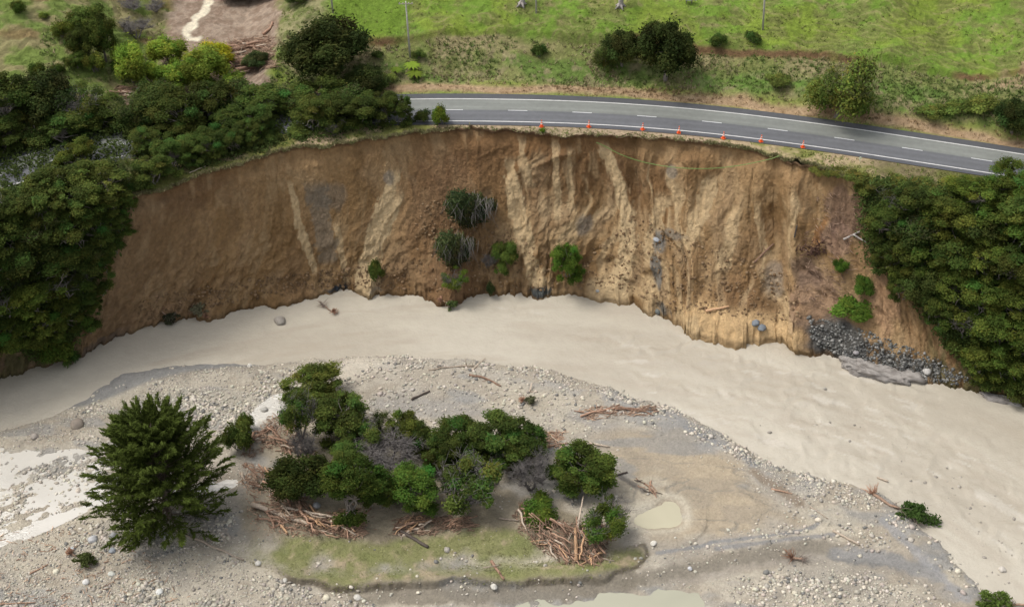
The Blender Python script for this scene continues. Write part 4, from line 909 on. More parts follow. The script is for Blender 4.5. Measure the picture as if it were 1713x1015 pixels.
# lime green tree ferns on the bank
def fern(px, py, s_, label):
    rng = np.random.default_rng(int(px)); root = empty('tree_fern', at(px, py)); tag(root, label, 'tree fern', 'lime green ferns on the bank')
    tb = MB(); tb.tube([(0, 0, -.4), (0, 0, .8 * s_), (0, 0, 1.3 * s_)], [.14, .12, .1], 6, (.12, .09, .06)); tb.build('trunk', M_bark, root)
    V = []; F = []; n_ = 0
    for i in range(13):
        a_ = 2 * math.pi * i / 13 + rng.normal() * .1; u = np.linspace(0, 1, 7); w2 = .26 * np.sin(math.pi * np.clip(u * .95 + .05, 0, 1)) * s_
        x = u * 1.9 * s_; z = 1.3 * s_ + (.55 * u - .75 * u ** 2) * s_
        for sg in (-1, 1): V.append(np.stack([x * math.cos(a_) - sg * w2 * math.sin(a_), x * math.sin(a_) + sg * w2 * math.cos(a_), z], 1))
        F.append(gridf(2, 7) + n_); n_ += 14
    mesh('fronds', np.concatenate(V), np.concatenate(F), M_leaf, np.tile([[.19, .27, .03]], (n_, 1)), False, root)
fern(663, 124, .65, 'leftmost and smallest of the three lime green ferns'); fern(690, 119, .85, 'upper right of the three lime green ferns'); fern(694, 133, .85, 'lower right of the three lime green ferns')

# ------------------------------------------------------------------ power poles
def pole(px, py, H, arm, label, lean=0.0):
    p = at(px, py); root = empty('power_pole', p); tag(root, label, 'power pole', 'power poles on the pasture'); root.rotation_euler = (0, lean, 0)
    mb = MB(); mb.tube([(0, 0, -1), (0, 0, H * .5), (0, 0, H)], [.17, .145, .11], 10, (.40, .38, .34)); mb.build('shaft', M_bark, root, True)
    if arm:
        ab = MB(); ab.box((0, -.16, H - .35), (1.15, .05, .06), 0, (.34, .30, .25)); ab.build('crossarm', M_bark, root, False)
        for x in (-1.0, -.45, .45, 1.0):
            ib = MB(); ib.tube([(x, -.16, H - .29), (x, -.16, H - .2), (x, -.16, H - .12), (x, -.16, H - .06)], [.03, .07, .06, .03], 8, (.55, .52, .48)); ib.build('insulator', M_plain, root)
        sb = MB(); sb.tube([(-.6, -.17, H - .35), (0, -.13, H - .95)], [.02, .02], 4, (.4, .4, .4)); sb.tube([(.6, -.17, H - .35), (0, -.13, H - .95)], [.02, .02], 4, (.4, .4, .4)); sb.build('brace', M_plain, root)
pole(686, 96, 9.8, True, 'tall grey power pole with crossarm, the only one whose top is seen', rad(-1.5))
pole(557, 22, 9.0, True, 'grey power pole at the top of the bright green paddock', rad(-1.5))
pole(897, 22, 9.0, True, 'grey power pole at the top of the photograph, middle of the pasture', rad(-1))
pole(1276, 50, 9.5, True, 'brown power pole in the pasture above the two small bushes', rad(-3))

# ------------------------------------------------------------------ cones
def make_cone():
    root = empty('traffic_cone'); bb = MB()
    bb.box((0, 0, .03), (.24, .24, .03), 0, (.80, .13, .03)); bb.build('base', M_plain, root, False)
    def band(z0, z1, r0, r1, col, name):
        m = MB(); m.tube([(0, 0, z0), (0, 0, z1)], [r0, r1], 14, col); return m.build(name, M_plain, root)
    R_ = lambda z: .19 - .155 * (z - .06) / .9
    for z0, z1, nm in ((.06, .38, 'body'), (.38, .52, 'reflective_band'), (.52, .66, 'body'), (.66, .76, 'reflective_band'), (.76, .96, 'body')):
        band(z0, z1, R_(z0), R_(z1), (.85, .12, .025) if nm == 'body' else (.8, .78, .74), nm)
    return root
cone0 = make_cone()
CN = [(906, 212), (985, 212.5), (1075, 217), (1135.5, 222.5), (1210, 231.5), (1273, 237), (1343, 246.5)]
CL_ = ['leftmost orange traffic cone on the road edge line', 'second orange traffic cone from the left on the road edge', 'third orange traffic cone from the left on the road edge', 'middle one of the seven orange traffic cones on the road edge', 'third orange traffic cone from the right on the road edge', 'faded orange cone on the road edge, second from the right', 'rightmost orange traffic cone, beside the grass verge']
for i, ((x, y), l_) in enumerate(zip(CN, CL_)):
    o = cone0 if i == 0 else copy_tree(cone0); p = gp(x, y, .03); o.location = p; o.rotation_euler.z = random.uniform(0, 1.5); o.scale = (1.22,) * 3
    tag(o, l_, 'traffic cone', 'traffic cones along the road edge')
# marker peg on the verge
p = at(1438, 270); root = empty('marker_peg', p); tag(root, 'small pale marker peg on the verge right of the last cone', 'marker peg')
m = MB(); m.tube([(0, 0, -.2), (0, 0, .75)], [.06, .06], 8, (.6, .62, .5)); m.build('post', M_plain, root); m = MB(); m.box((0, -.07, .6), (.2, .02, .13), 0, (.66, .7, .5)); m.build('plate', M_plain, root, False)

# green cable hanging across the scarp
pts = []
for x, y in [(998, 237), (1012, 243), (1035, 256), (1062, 266), (1095, 274), (1130, 279), (1170, 281), (1210, 279), (1250, 273), (1290, 264), (1302, 259)]:
    pts.append(at(x, y) + np.array([-.1, -1.1, .5]))
pts = chaikin(np.array(pts), 2, False); m = MB(); m.tube(pts, np.full(len(pts), .055), 6, (.17, .27, .07)); tag(m.build('cable', M_plain), 'thin green cable sagging across the top of the bare cliff', 'cable')

# ------------------------------------------------------------------ driftwood
def make_log(seed, L_, r, bent, stubs, col, pale=False, root_end=False):
    rng = np.random.default_rng(seed); mb = MB(); n = 7; t = np.linspace(-.5, .5, n)
    P = np.stack([t * L_, bent * L_ * (t ** 2) * rng.choice([-1, 1]) + rng.normal(size=n) * .03 * L_, rng.normal(size=n) * .015 * L_], 1)
    rr = r * (1 - .45 * (t + .5)) * rng.uniform(.9, 1.1, n); mb.tube(P, rr, 7, col)
    for i in range(stubs):
        k_ = rng.integers(1, n - 1); v = rng.normal(size=3); v[0] = abs(v[0]); v /= np.linalg.norm(v); mb.tube([P[k_], P[k_] + v * L_ * rng.uniform(.08, .25)], [r * .45, r * .12], 5, col)
    if root_end:
        for i in range(9):
            v = rng.normal(size=3); v[0] = -abs(v[0]) * .4; v /= np.linalg.norm(v); mb.tube([P[0], P[0] + v * r * 2.2, P[0] + v * r * 4.2 + rng.normal(size=3) * r], [r * .6, r * .35, r * .1], 4, np.array(col) * .8)
    return mb
WC = {'reddish': (.33, .205, .14), 'brown': (.25, .155, .105), 'pale': (.43, .35, .27), 'dark': (.075, .06, .05), 'orange': (.42, .26, .15), 'grey': (.34, .31, .28)}
LOGM = {}
def log_mesh(kc, v):
    if (kc, v) not in LOGM:
        L_, r, b, s_, re = [(3.2, .13, .1, 2, False), (2.2, .10, .25, 1, False), (4.2, .16, .06, 2, True), (1.5, .12, .1, 1, False), (2.8, .085, .3, 3, False)][v]
        o = make_log(v * 5 + len(kc), L_, r, b, s_, WC[kc], root_end=re).build('driftwood_log', M_wood); LOGM[(kc, v)] = [o, False]
    return LOGM[(kc, v)]
VN = ['straight', 'curved', 'root-ended', 'short', 'branchy']
def log(kc, v, loc, yaw, tilt, s_, label, group=None):
    L_ = log_mesh(kc, v)
    if L_[1]: o = L_[0].copy(); COL.objects.link(o)
    else: o = L_[0]; L_[1] = True
    o.location = loc; o.rotation_euler = (random.uniform(0, 6.28) if tilt is not None else 0, tilt or 0, yaw); o.scale = (s_, s_, s_)
    tag(o, label, 'driftwood log', group); o.name = 'driftwood_log'; return o
def heap(poly, n, main, spread, hh, phrase, group, cols=('reddish', 'brown', 'reddish', 'pale', 'brown', 'orange'), smin=.5, smax=1.0):
    P = np.array(poly, float); lo, hi = P.min(0), P.max(0); k_ = 0
    while k_ < n:
        x, y = random.uniform(lo[0], hi[0]), random.uniform(lo[1], hi[1])
        dd = float(sdpoly(np.array([x]), np.array([y]), P)[0])
        if dd < 0: continue
        p = at(x, y); p = drop(p[0], p[1], p[2] + 1) if False else p
        kc = random.choice(cols); v = random.choice([0, 0, 1, 1, 2, 3, 4, 4])
        up = random.random() * hh * min(1, dd / 12)
        log(kc, v, p + [0, 0, .12 + up], rad(main) + random.gauss(0, spread), random.gauss(0, .2), random.uniform(smin, smax) * 1.3, '%s %s driftwood log %s' % (VN[v], kc, phrase), group); k_ += 1
heap([(405,775),(470,790),(520,840),(545,870),(600,880),(600,895),(520,895),(470,890),(430,860),(425,820),(400,800)], 60, -35, .6, 1.0, 'in the heap above the pale trunk at the island left', 'driftwood heap at the island left')
heap([(455,690),(480,700),(500,740),(540,770),(560,800),(540,815),(510,780),(450,745),(415,765),(410,740),(440,720)], 40, -50, .8, .8, 'in the upper heap around the small dead grey tree', 'upper driftwood heap')
heap([(545,862),(600,852),(612,885),(600,902),(560,885)], 20, 20, .6, .6, 'in the heap before the tall bright green tree', 'driftwood heap before the tall bright tree')
heap([(660,875),(700,862),(775,868),(790,885),(700,892),(665,892)], 24, 15, .5, .6, 'in the heap at the middle of the grass edge', 'middle driftwood heap')
heap([(860,860),(900,862),(960,880),(1010,880),(1020,915),(1000,942),(950,945),(905,915),(875,890)], 66, -58, .5, 1.3, 'in the tangled heap left of the pond', 'driftwood heap left of the pond')
heap([(385,78),(460,66),(460,105),(400,112),(330,100)], 34, 5, .4, .5, 'on the brown debris flow behind the willows', 'logs on the debris flow', smin=.7, smax=1.6, cols=('reddish', 'pale', 'brown', 'reddish'))
heap([(200,148),(275,146),(270,165),(205,166)], 16, 5, .5, .4, 'in the jam left of the willows by the road', 'log jam by the road', smin=.6, smax=1.2, cols=('grey', 'pale', 'brown'))
heap([(965,690),(1020,682),(1090,684),(1095,694),(1030,690),(975,700)], 12, 8, .3, .3, 'in the arched drift line on the silt', 'arched drift line on the silt', cols=('reddish', 'brown'), smin=.4, smax=.75)
heap([(1062,800),(1080,806),(1105,822),(1098,832),(1070,815)], 9, -40, .4, .4, 'in the small jam above the pond', 'small jam above the pond', cols=('reddish', 'dark', 'grey', 'brown'), smin=.4, smax=.8)
heap([(905,728),(935,730),(945,748),(915,745)], 10, -30, .6, .4, 'in the small drift behind the round-crowned tree', 'small drift behind the round-crowned tree', smin=.35, smax=.7)
def bigg(px0, py0, px1, py1, r0, r1, kc, label, seed=1, wob=.06, lift=.15, stubs=2, lift1=None, bend=0):
    rng = np.random.default_rng(seed); a_ = at(px0, py0); b_ = at(px1, py1); mb = MB(); n = 8; t = np.linspace(0, 1, n)[:, None]
    d0 = b_ - a_; L_ = np.linalg.norm(d0); pr = np.cross(d0 / L_, [0, 0, 1.])
    P = d0 * t + pr * (np.sin(t * math.pi) * bend * L_) + rng.normal(size=(n, 3)) * [wob * L_ * .12, wob * L_ * .12, .01 * L_]
    P[:, 2] += (lift + ((lift1 if lift1 is not None else lift) - lift) * t[:, 0]); P -= 0
    mb.tube(P, r0 + (r1 - r0) * t[:, 0], 8, WC[kc])
    for i in range(stubs):
        k_ = rng.integers(2, n - 1); v = d0 / L_ * rng.uniform(-.2, .9) + rng.normal(size=3) * .7; v[2] = abs(v[2]) * .5; v /= np.linalg.norm(v); mb.tube([P[k_], P[k_] + v * L_ * .1, P[k_] + v * L_ * rng.uniform(.14, .26)], [r1 * .8, r1 * .5, r1 * .2], 5, WC[kc])
    o = mb.build('driftwood_log', M_wood); o.location = a_; tag(o, label, 'driftwood log'); return o
bigg(422, 848, 520, 882, .34, .24, 'pale', 'thick pale trunk lying across the heap at the island left', 2, .03, .5, 1)
bigg(470, 852, 560, 870, .2, .12, 'pale', 'slim pale trunk just above the thick pale trunk', 3, .05, .6, 2)
bigg(285, 884, 408, 938, .19, .10, 'pale', 'long straight pale log running from the conifer to the grass', 4, .03, .2, 0)
bigg(668, 888, 716, 916, .24, .2, 'dark', 'dark straight log on the grass below the middle heap', 5, .02, .2, 0)
bigg(688, 669, 719, 655, .16, .13, 'dark', 'short dark straight log on the grey silt behind the island', 6, .02, .15, 0)
bigg(785, 628, 838, 646, .17, .09, 'reddish', 'curved pinkish branch on the gravel behind the island', 7, .12, .15, 3, bend=-.08)
bigg(718, 618, 792, 612, .08, .12, 'pale', 'thin pale stick lying left of the curved pinkish branch', 8, .1, .12, 2)
bigg(790, 620, 812, 600, .12, .05, 'pale', 'forked pale branch at the top of the gravel', 9, .1, .15, 3)
bigg(972, 697, 1040, 683, .17, .11, 'reddish', 'reddish left arm of the arched branch on the silt', 10, .1, .2, 4, bend=-.05)
bigg(1038, 683, 1094, 696, .13, .07, 'reddish', 'reddish right arm of the arched branch on the silt', 11, .1, .2, 4, bend=-.08)
bigg(1393, 888, 1437, 912, .17, .14, 'pale', 'straight whitish post lying at the tip of the grey silt', 12, .01, .15, 0).data.color_attributes['col'].data.foreach_set('color', np.tile([.72, .70, .68, 1], 58)) if False else bigg(1393, 888, 1437, 912, .16, .13, 'pale', 'straight whitish post lying at the tip of the grey silt', 12, .01, .15, 0)
bigg(1467, 799, 1485, 806, .12, .12, 'pale', 'short whitish post at the river edge above the uprooted tree', 13, .01, .15, 0)
bigg(886, 656, 890, 645, .09, .09, 'pale', 'white crooked stick standing out on the pebbly silt', 14, .02, .12, 0, .5); bigg(888, 656, 899, 656, .08, .06, 'pale', 'white foot of the crooked stick on the pebbly silt', 15, .02, .12, 0)
bigg(822, 942, 843, 972, .22, .12, 'reddish', 'pinkish forked stump log lying on the front grass edge', 16, .05, .4, 4)
bigg(808, 954, 836, 950, .09, .06, 'pale', 'pale arm crossing the forked stump log on the grass', 17, .05, .55, 0)
bigg(964, 940, 962, 892, .25, .18, 'orange', 'tall orange-brown trunk leaning on the heap left of the pond', 18, .03, .3, 1, 1.0)
bigg(966, 890, 975, 842, .14, .08, 'pale', 'thin pale pole standing up from the heap left of the pond', 19, .03, .9, 0, 1.4)
bigg(835, 868, 868, 872, .12, .08, 'pale', 'thin pale branch reaching left from the pond-side heap', 20, .06, .2, 1)
bigg(470, 880, 481, 894, .17, .14, 'orange', 'short orange broken log below the thick pale trunk', 21, .02, .3, 0)
bigg(528, 886, 562, 894, .1, .06, 'pale', 'thin pale stick lying on the grass right of the left heap', 22, .04, .12, 1)
bigg(575, 880, 586, 868, .15, .1, 'pale', 'whitish broken stub before the tall bright green tree', 23, .04, .3, 0)
bigg(1290, 818, 1325, 826, .12, .05, 'reddish', 'thin reddish stick by the gravel edge right of the silt', 24, .08, .1, 2)
bigg(1355, 848, 1385, 868, .1, .05, 'pale', 'thin pale stick lying at the right tip of the silt', 25, .06, .1, 0)
bigg(1050, 790, 1015, 800, .13, .1, 'dark', 'dark half-buried branch right of the round-crowned tree', 26, .05, .1, 1)
bigg(985, 742, 1020, 748, .12, .07, 'pale', 'whitish bent branch on the silt right of the small drift', 27, .1, .15, 3)
bigg(0, 1011, 60, 1008, .1, .06, 'reddish', 'thin reddish stick along the bottom left corner', 28, .03, .12, 0)
bigg(50, 960, 80, 945, .1, .06, 'reddish', 'reddish stick on the mud at the lower left', 29, .08, .12, 2)
bigg(110, 925, 118, 915, .1, .06, 'reddish', 'small reddish stick beside the uprooted green bush', 30, .08, .12, 2)
bigg(1262, 442, 1294, 410, .17, .12, 'brown', 'long brown log stuck slanting in the right of the cliff', 31, .03, .35, 1)
bigg(1410, 404, 1438, 391, .16, .12, 'grey', 'grey log rising rightwards, crossing another by the right wood', 32, .03, .4, 0)
bigg(1426, 396, 1450, 410, .14, .1, 'grey', 'grey log falling rightwards, crossing another by the right wood', 33, .03, .4, 0)
bigg(1180, 523, 1219, 515, .2, .12, 'orange', 'pale tan log half buried in the soil toe of the cliff', 34, .06, .3, 0)
bigg(1328, 402, 1332, 385, .12, .1, 'dark', 'hooked black root poking from the cliff above the root mass', 35, .02, .5, 0, .9); 
bigg(318, 292, 344, 281, .06, .04, 'pale', 'pale root hanging at the cliff edge on the left', 36, .1, .3, 2)
bigg(440, 60, 456, 40, .25, .15, 'reddish', 'curved pinkish trunk on the right side of the debris flow', 37, .1, .3, 3, bend=.15)
for (kc_, v_), (o, used) in list(LOGM.items()):
    if not used: bpy.data.objects.remove(o)
def sticks(poly, n, main, spread, hh, label, lmax=1.6):
    P = np.array(poly, float); lo, hi = P.min(0), P.max(0); u = RNG.uniform(lo[0], hi[0], n * 4); v = RNG.uniform(lo[1], hi[1], n * 4); dd = sdpoly(u, v, P); k = (dd > -4) & (vnoise(u / 11, v / 7, 5) > .3); u, v, dd = u[k][:n], v[k][:n], dd[k][:n]
    p = np.array([at(a_, b_) for a_, b_ in zip(u, v)]); n = len(p); p[:, 2] += .05 + RNG.random(n) * hh * np.clip(dd / 12, 0, 1)
    yaw = rad(main) + RNG.normal(size=n) * spread; el = RNG.normal(size=n) * .25; L_ = RNG.uniform(.35, lmax, n)
    d_ = np.stack([np.cos(yaw) * np.cos(el), np.sin(yaw) * np.cos(el), np.sin(el)], 1) * L_[:, None] / 2; r_ = RNG.uniform(.025, .075, n)
    s_ = np.cross(d_, [0, 0, 1.]); s_ /= np.linalg.norm(s_, axis=1)[:, None]; up_ = np.cross(s_, d_); up_ /= np.linalg.norm(up_, axis=1)[:, None]
    mid_ = RNG.normal(size=(n, 3)) * .08 * L_[:, None]; V = []
    for c_, q in ((p - d_, .9), (p + mid_, 1.), (p + d_, .5)):
        for kk in range(3):
            a_ = 2.094 * kk + .5; V.append(c_ + (s_ * math.cos(a_) + up_ * math.sin(a_)) * (r_ * q)[:, None])
    V = np.stack(V, 1); f = []
    for i_ in range(2):
        for kk in range(3): f.append((i_ * 3 + kk, i_ * 3 + (kk + 1) % 3, i_ * 3 + 3 + (kk + 1) % 3, i_ * 3 + 3 + kk))
    F = np.array(f)[None] + (np.arange(n) * 9)[:, None, None]
    cc = mixc([.20, .125, .085], [.52, .36, .25], RNG.random(n) ** 1.4); tag(mesh('driftwood_sticks', V.reshape(-1, 3), F.reshape(-1, 4), M_wood, np.repeat(cc, 9, 0)), label, 'sticks', kind='stuff')
sticks([(405,775),(470,790),(520,840),(545,870),(600,880),(600,895),(520,895),(470,890),(430,860),(425,820),(400,800)], 650, -35, .8, .7, 'fine broken sticks through the heap at the island left')
sticks([(455,690),(480,700),(500,740),(540,770),(560,800),(540,815),(510,780),(450,745),(415,765),(400,740),(440,720)], 550, -50, .9, .6, 'fine broken sticks through the upper island heap')
sticks([(545,862),(600,852),(612,885),(600,902),(560,885)], 300, 20, .8, .5, 'fine broken sticks before the tall bright island tree')
sticks([(655,875),(700,862),(780,866),(795,885),(700,895),(660,892)], 450, 15, .7, .5, 'fine broken sticks in the middle heap of the grass edge')
sticks([(860,860),(900,862),(960,880),(1010,880),(1022,915),(1002,942),(950,945),(905,915),(875,890)], 700, -58, .7, .9, 'fine broken sticks through the heap left of the pond')
sticks([(385,74),(462,62),(462,110),(400,116),(310,98)], 700, 5, .5, .4, 'fine woody debris on the brown debris flow', 3.0)
sticks([(200,146),(278,144),(272,166),(203,167)], 350, 5, .5, .4, 'fine woody debris in the jam by the road', 2.2)
sticks([(970,690),(1020,680),(1092,682),(1098,694),(1030,691),(975,702)], 160, 8, .4, .2, 'twigs caught along the arched drift line')
sticks([(-20,900),(100,880),(250,930),(330,1010),(-20,1020)], 240, 20, .8, .05, 'scattered twigs on the gravel at the lower left', 1.3)
sticks([(1370,330),(1435,310),(1440,400),(1400,520),(1340,520),(1340,440)], 260, -40, .8, .2, 'torn roots strewn over the right of the cliff', 1.8)
sticks([(900,722),(940,725),(950,750),(915,748)], 120, -30, .7, .3, 'twigs in the small drift behind the round-crowned tree')
# dark root mass on the cliff
p = at(1365, 422); rng = np.random.default_rng(77); m = MB()
for i in range(90):
    v = rng.normal(size=3); v[1] = -abs(v[1]); v /= np.linalg.norm(v); s_ = rng.uniform(.5, 2.0); q = rng.normal(size=3) * [1.2, .3, .9]; m.tube([q, q + v * s_ * .5 + rng.normal(size=3) * .2, q + v * s_ * np.array([1, .5, 1])], [.11, .07, .02], 4, (.10, .055, .04))
o = m.build('root_mass', M_wood); o.location = p; tag(o, 'dark tangled root mass clinging to the right of the cliff', 'root mass')

# ------------------------------------------------------------------ sheep and trunks at the top edge
root = empty('sheep', at(1152, 6)); tag(root, 'white sheep grazing at the very top edge of the pasture', 'sheep')
V, F = ICO2; rng = np.random.default_rng(1)
mesh('body', V * [.62, .34, .36] * (1 + .06 * rng.random((len(V), 1))) + [0, 0, .75], F, M_plain, np.full((len(V), 3), .72), True, root)
m = MB(); m.tube([(.5, 0, .9), (.75, 0, .75), (.92, 0, .5), (1.0, 0, .38)], [.17, .14, .12, .06], 8, (.6, .58, .52)); m.build('head', M_plain, root)
for x in (-.35, .38):
    for y in (-.17, .17): m = MB(); m.tube([(x, y, .5), (x + .03, y, .25), (x, y, 0)], [.08, .05, .045], 6, (.12, .11, .1)); m.build('leg', M_plain, root)
root.scale = (1.2,) * 3
for x, y, l_ in ((873, 9, 'dark-based grey tree trunk at the top edge, left of the middle pole'), (1038, 12, 'pale grey tree trunk at the top edge, right of the middle pole')):
    root = empty('dead_tree', at(x, y)); tag(root, l_, 'dead tree'); rng = np.random.default_rng(x); m = MB(); limb(m, (0, 0, -.6), (.2, 0, 5.5), .5, .25, rng, 6, .1, (.33, .30, .28)); m.build('trunk', M_bark, root)
    m = MB()
    for i in range(7): a_ = rng.uniform(0, 6.28); limb(m, (.15, 0, rng.uniform(2, 5)), (math.cos(a_) * 2.4, math.sin(a_) * 2.4, 7 + rng.random()), .14, .03, rng, 5, .2, (.33, .30, .28))
    for i in range(5): a_ = 6.28 * i / 5; m.tube([(0, 0, .7), (math.cos(a_) * .6, math.sin(a_) * .6, .2), (math.cos(a_) * 1.1, math.sin(a_) * 1.1, -.1)], [.3, .2, .08], 6, (.30, .27, .25))
    m.build('limb', M_bark, root)

# ------------------------------------------------------------------ stones
def bar_z(x, y):
    i = np.clip(np.searchsorted(ys, y) - 1, 0, len(ys) - 2); j = np.clip(np.searchsorted(xs, x) - 1, 0, len(xs) - 2)
    fx = (x - xs[j]) / (xs[j + 1] - xs[j]); fy = (y - ys[i]) / (ys[i + 1] - ys[i]); Z = BARZ[..., 2]
    return (Z[i, j] * (1 - fx) + Z[i, j + 1] * fx) * (1 - fy) + (Z[i + 1, j] * (1 - fx) + Z[i + 1, j + 1] * fx) * fy
GBIG = bp_([(-60,720),(60,690),(160,640),(220,616),(300,602),(450,598),(560,595),(640,585),(620,650),(520,655),(420,690),(400,740),(250,760),(100,740),(-60,745)])
GLOW = bp_([(330,850),(440,850),(440,880),(370,905),(430,955),(560,1000),(620,1000),(650,1030),(100,1040),(-60,1040),(-60,930),(120,870),(220,870)])
GEDGE = bp_([(640,585),(760,587),(870,603),(960,620),(1040,645),(1110,672),(1180,698),(1230,728),(1290,760),(1340,782),(1450,800),(1500,840),(1440,850),(1340,830),(1250,780),(1170,725),(1080,685),(950,645),(860,625),(700,610),(600,640)])
GRT = bp_([(1180,1040),(1160,1000),(1240,965),(1400,945),(1540,985),(1640,1040)]); GSP = bp_([(620,640),(900,640),(1090,690),(960,700),(760,690),(600,680)])
N_ = 230000; x = RNG.uniform(-86, 86, N_); y = RNG.uniform(108, 166, N_)
hh_, b, t, ch, rf, po, n, nn = barh(x, y); cl3 = sst(.45, .6, fbm(x * .4, y * .4, 4, 152))
dn = .14 * sst(0, 1, b) * (.3 + 1.2 * cl3)
cl = sst(.42, .6, fbm(x * .25, y * .25, 4, 150));  cl2 = sst(.4, .56, fbm(x * .6, y * .6, 3, 151))
dn = np.maximum(dn, sst(-1, 1.5, sdpoly(x, y, GBIG)) * (.4 + .6 * cl) * (.7 + .45 * cl3)); dn = np.maximum(dn, sst(-1, 1.5, sdpoly(x, y, GLOW)) * (.4 + .7 * cl * cl2 + .35 * cl2))
dn = np.maximum(dn, sst(-1, 1.5, sdpoly(x, y, GEDGE)) * (.25 + .6 * cl2)); dn = np.maximum(dn, sst(-1, 1.5, sdpoly(x, y, GRT)) * (.2 + .5 * cl2)); dn = np.maximum(dn, sst(-1, 1, sdpoly(x, y, GSP)) * .18)
dn *= 1 - .97 * sst(0, 2, sdpoly(x, y, TANS)); dn *= 1 - .9 * sst(-.3, .3, t); dn *= 1 - .8 * sst(-.5, .5, ch); dn *= (po < -.3); dn *= 1 - .97 * sst(-.8, .6, sdpoly(x, y, POOLL)); dn *= 1 - .6 * sst(0, 2, sdpoly(x, y, SHOAL))
dn *= b > -.2; dn = np.where(rf > -.5, .5 * cl3 + .15, dn); dn *= 1 - .9 * (sdpoly(x, y, WHB) > 0); dn *= 1 - (sdpoly(x, y, CREEK) > .5); dn *= 1 - (sdpoly(x, y, CREEK2) > .5)
k = RNG.random(N_) < dn * .78; x, y = x[k], y[k]
s_ = np.where(sdpoly(x, y, GLOW) > 0, 1., .78) * (.65 + .8 * sst(.35, .65, fbm(x * .13, y * .2, 3, 155))) * (.09 + .20 * RNG.random(len(x)) ** 2.4 + .2 * (RNG.random(len(x)) < .06) * RNG.random(len(x)))
g_ = RNG.random(len(x)); colr = mixc([.30, .27, .225], [.62, .565, .46], g_ ** 1.2) * RNG.uniform(.9, 1.1, (len(x), 3)) ** .4
dk = RNG.random(len(x)) < .10; colr[dk] = [.17, .165, .15]
lo_ = sdpoly(x, y, GLOW) > 0; colr[lo_] *= .9
tag(lumps('river_gravel', np.c_[x, y, bar_z(x, y) + s_ * .12], s_, colr, M_stone), 'grey and cream river pebbles spread over the bar', 'gravel', kind='stuff')
print('pebbles', len(x))
# specks of stone in the shallow river edge on the right
BM_ = []
def boulder(px, py, r, colr, label, tm=ICO2, flat=.7, group='boulders', wet=False):
    p = at(px, py); V0 = tm[0]; rng = np.random.default_rng(int(px * 7 + py)); R_ = randrot(1, rng)[0]
    V = V0 * rng.uniform(.75, 1.2, 3); f = np.array([fbm(V[:, 0] * 1.6 + px, V[:, 1] * 1.6 + V[:, 2] * 1.3, 3, 3)]).T; V = V * (.72 + .56 * f); V = V @ R_.T; V[:, 2] *= flat
    sh_ = np.full((len(V), 3), 1.) * np.array(colr) * (.85 + .3 * f)
    o = mesh('boulder', V * r * .82, tm[1], M_wetstone if wet else M_stone, sh_, True); o.location = p + [0, 0, r * .15]; tag(o, label, 'boulder', group); return o
CR = (.50, .475, .42); GY = (.30, .30, .30); BL = (.16, .18, .20)
for q in [(156,903,.75,(.42,.42,.42),'white-grey boulder left of the conifer foot on the gravel'),(144,974,.65,(.58,.565,.53),'roundest white boulder on the gravel at the lower left'),(277,896,.7,GY,'pale grey boulder half under the conifer'),(190,895,.5,GY,'grey boulder between the conifer and the white-grey boulder'),(188,921,.5,(.30,.32,.34),'small blue-grey boulder below the grey one on the gravel'),
 (122,918,.4,(.4,.42,.42),'greenish grey boulder beside the uprooted green bush'),(94,956,.5,(.62,.58,.45),'cream boulder on the mud at the lower left'),(187,960,.5,(.5,.5,.44),'tan boulder right of the roundest white boulder'),(267,990,.5,(.58,.58,.54),'pale boulder on the gravel below the conifer, near the bottom'),(432,942,.5,CR,'pale boulder beside the lower left corner of the grass'),(477,971,.5,CR,'pale boulder in the gravel below the grass edge'),(546,1000,.5,(.6,.55,.42),'cream boulder at the bottom tip of the grass bank'),(598,1000,.55,CR,'pale boulder just right of the cream one at the bottom'),
 (530,846,.75,GY,'single grey boulder on the soil below the dark island tree'),(130,710,1.0,(.24,.20,.16),'flat brown rock on the gravel above the riffle'),(58,730,.7,(.33,.29,.25),'small brown rock in the gravel at the far left'),(468,538,1.1,(.30,.27,.23),'flat brown boulder breaking the river surface'),(553,632,.7,(.25,.23,.2),'dark flat rock in the pebble shoal'),(418,612,.5,CR,'pale boulder in the gravel near the far shore'),(442,686,.6,(.4,.38,.34),'tan boulder by the white backwater'),(826,981,.5,CR,'pale boulder in the channel under the forked stump log'),(1093,909,.45,(.6,.57,.5),'white stone by the right tip of the grass'),(1154,951,.45,(.5,.5,.5),'pale grey stone in the channel below the grey silt'),(1676,953,.5,(.5,.46,.4),'tan boulder in the shallows at the lower right'),
 (1098,402,.6,(.33,.35,.37),'grey boulder lodged high in the cliff gully'),(1264,541,.7,BL,'upper of the two slate boulders at the soil toe'),(1274,549,1.0,BL,'lower, larger slate boulder at the soil toe'),(1550,622,.7,(.42,.40,.37),'whitish boulder at the river edge below the right wood'),(1100,522,.6,(.12,.13,.12),'dark wet rock at the waterline under the cliff gully'),(237,152,1.1,(.66,.62,.55),'white slab in the log jam left of the willows'),(175,184,1.3,(.5,.38,.24),'tan mound by the road behind the roadside trees'),(1432,590,.5,(.3,.28,.28),'greyish rock at the left of the bedrock shelf'),(1000,487,.4,(.3,.3,.28),'tiny grey rock in the river below the cliff'),(1380,650,.3,(.3,.28,.24),'tiny rock breaking the river below the bedrock shelf')]:
    boulder(*q)
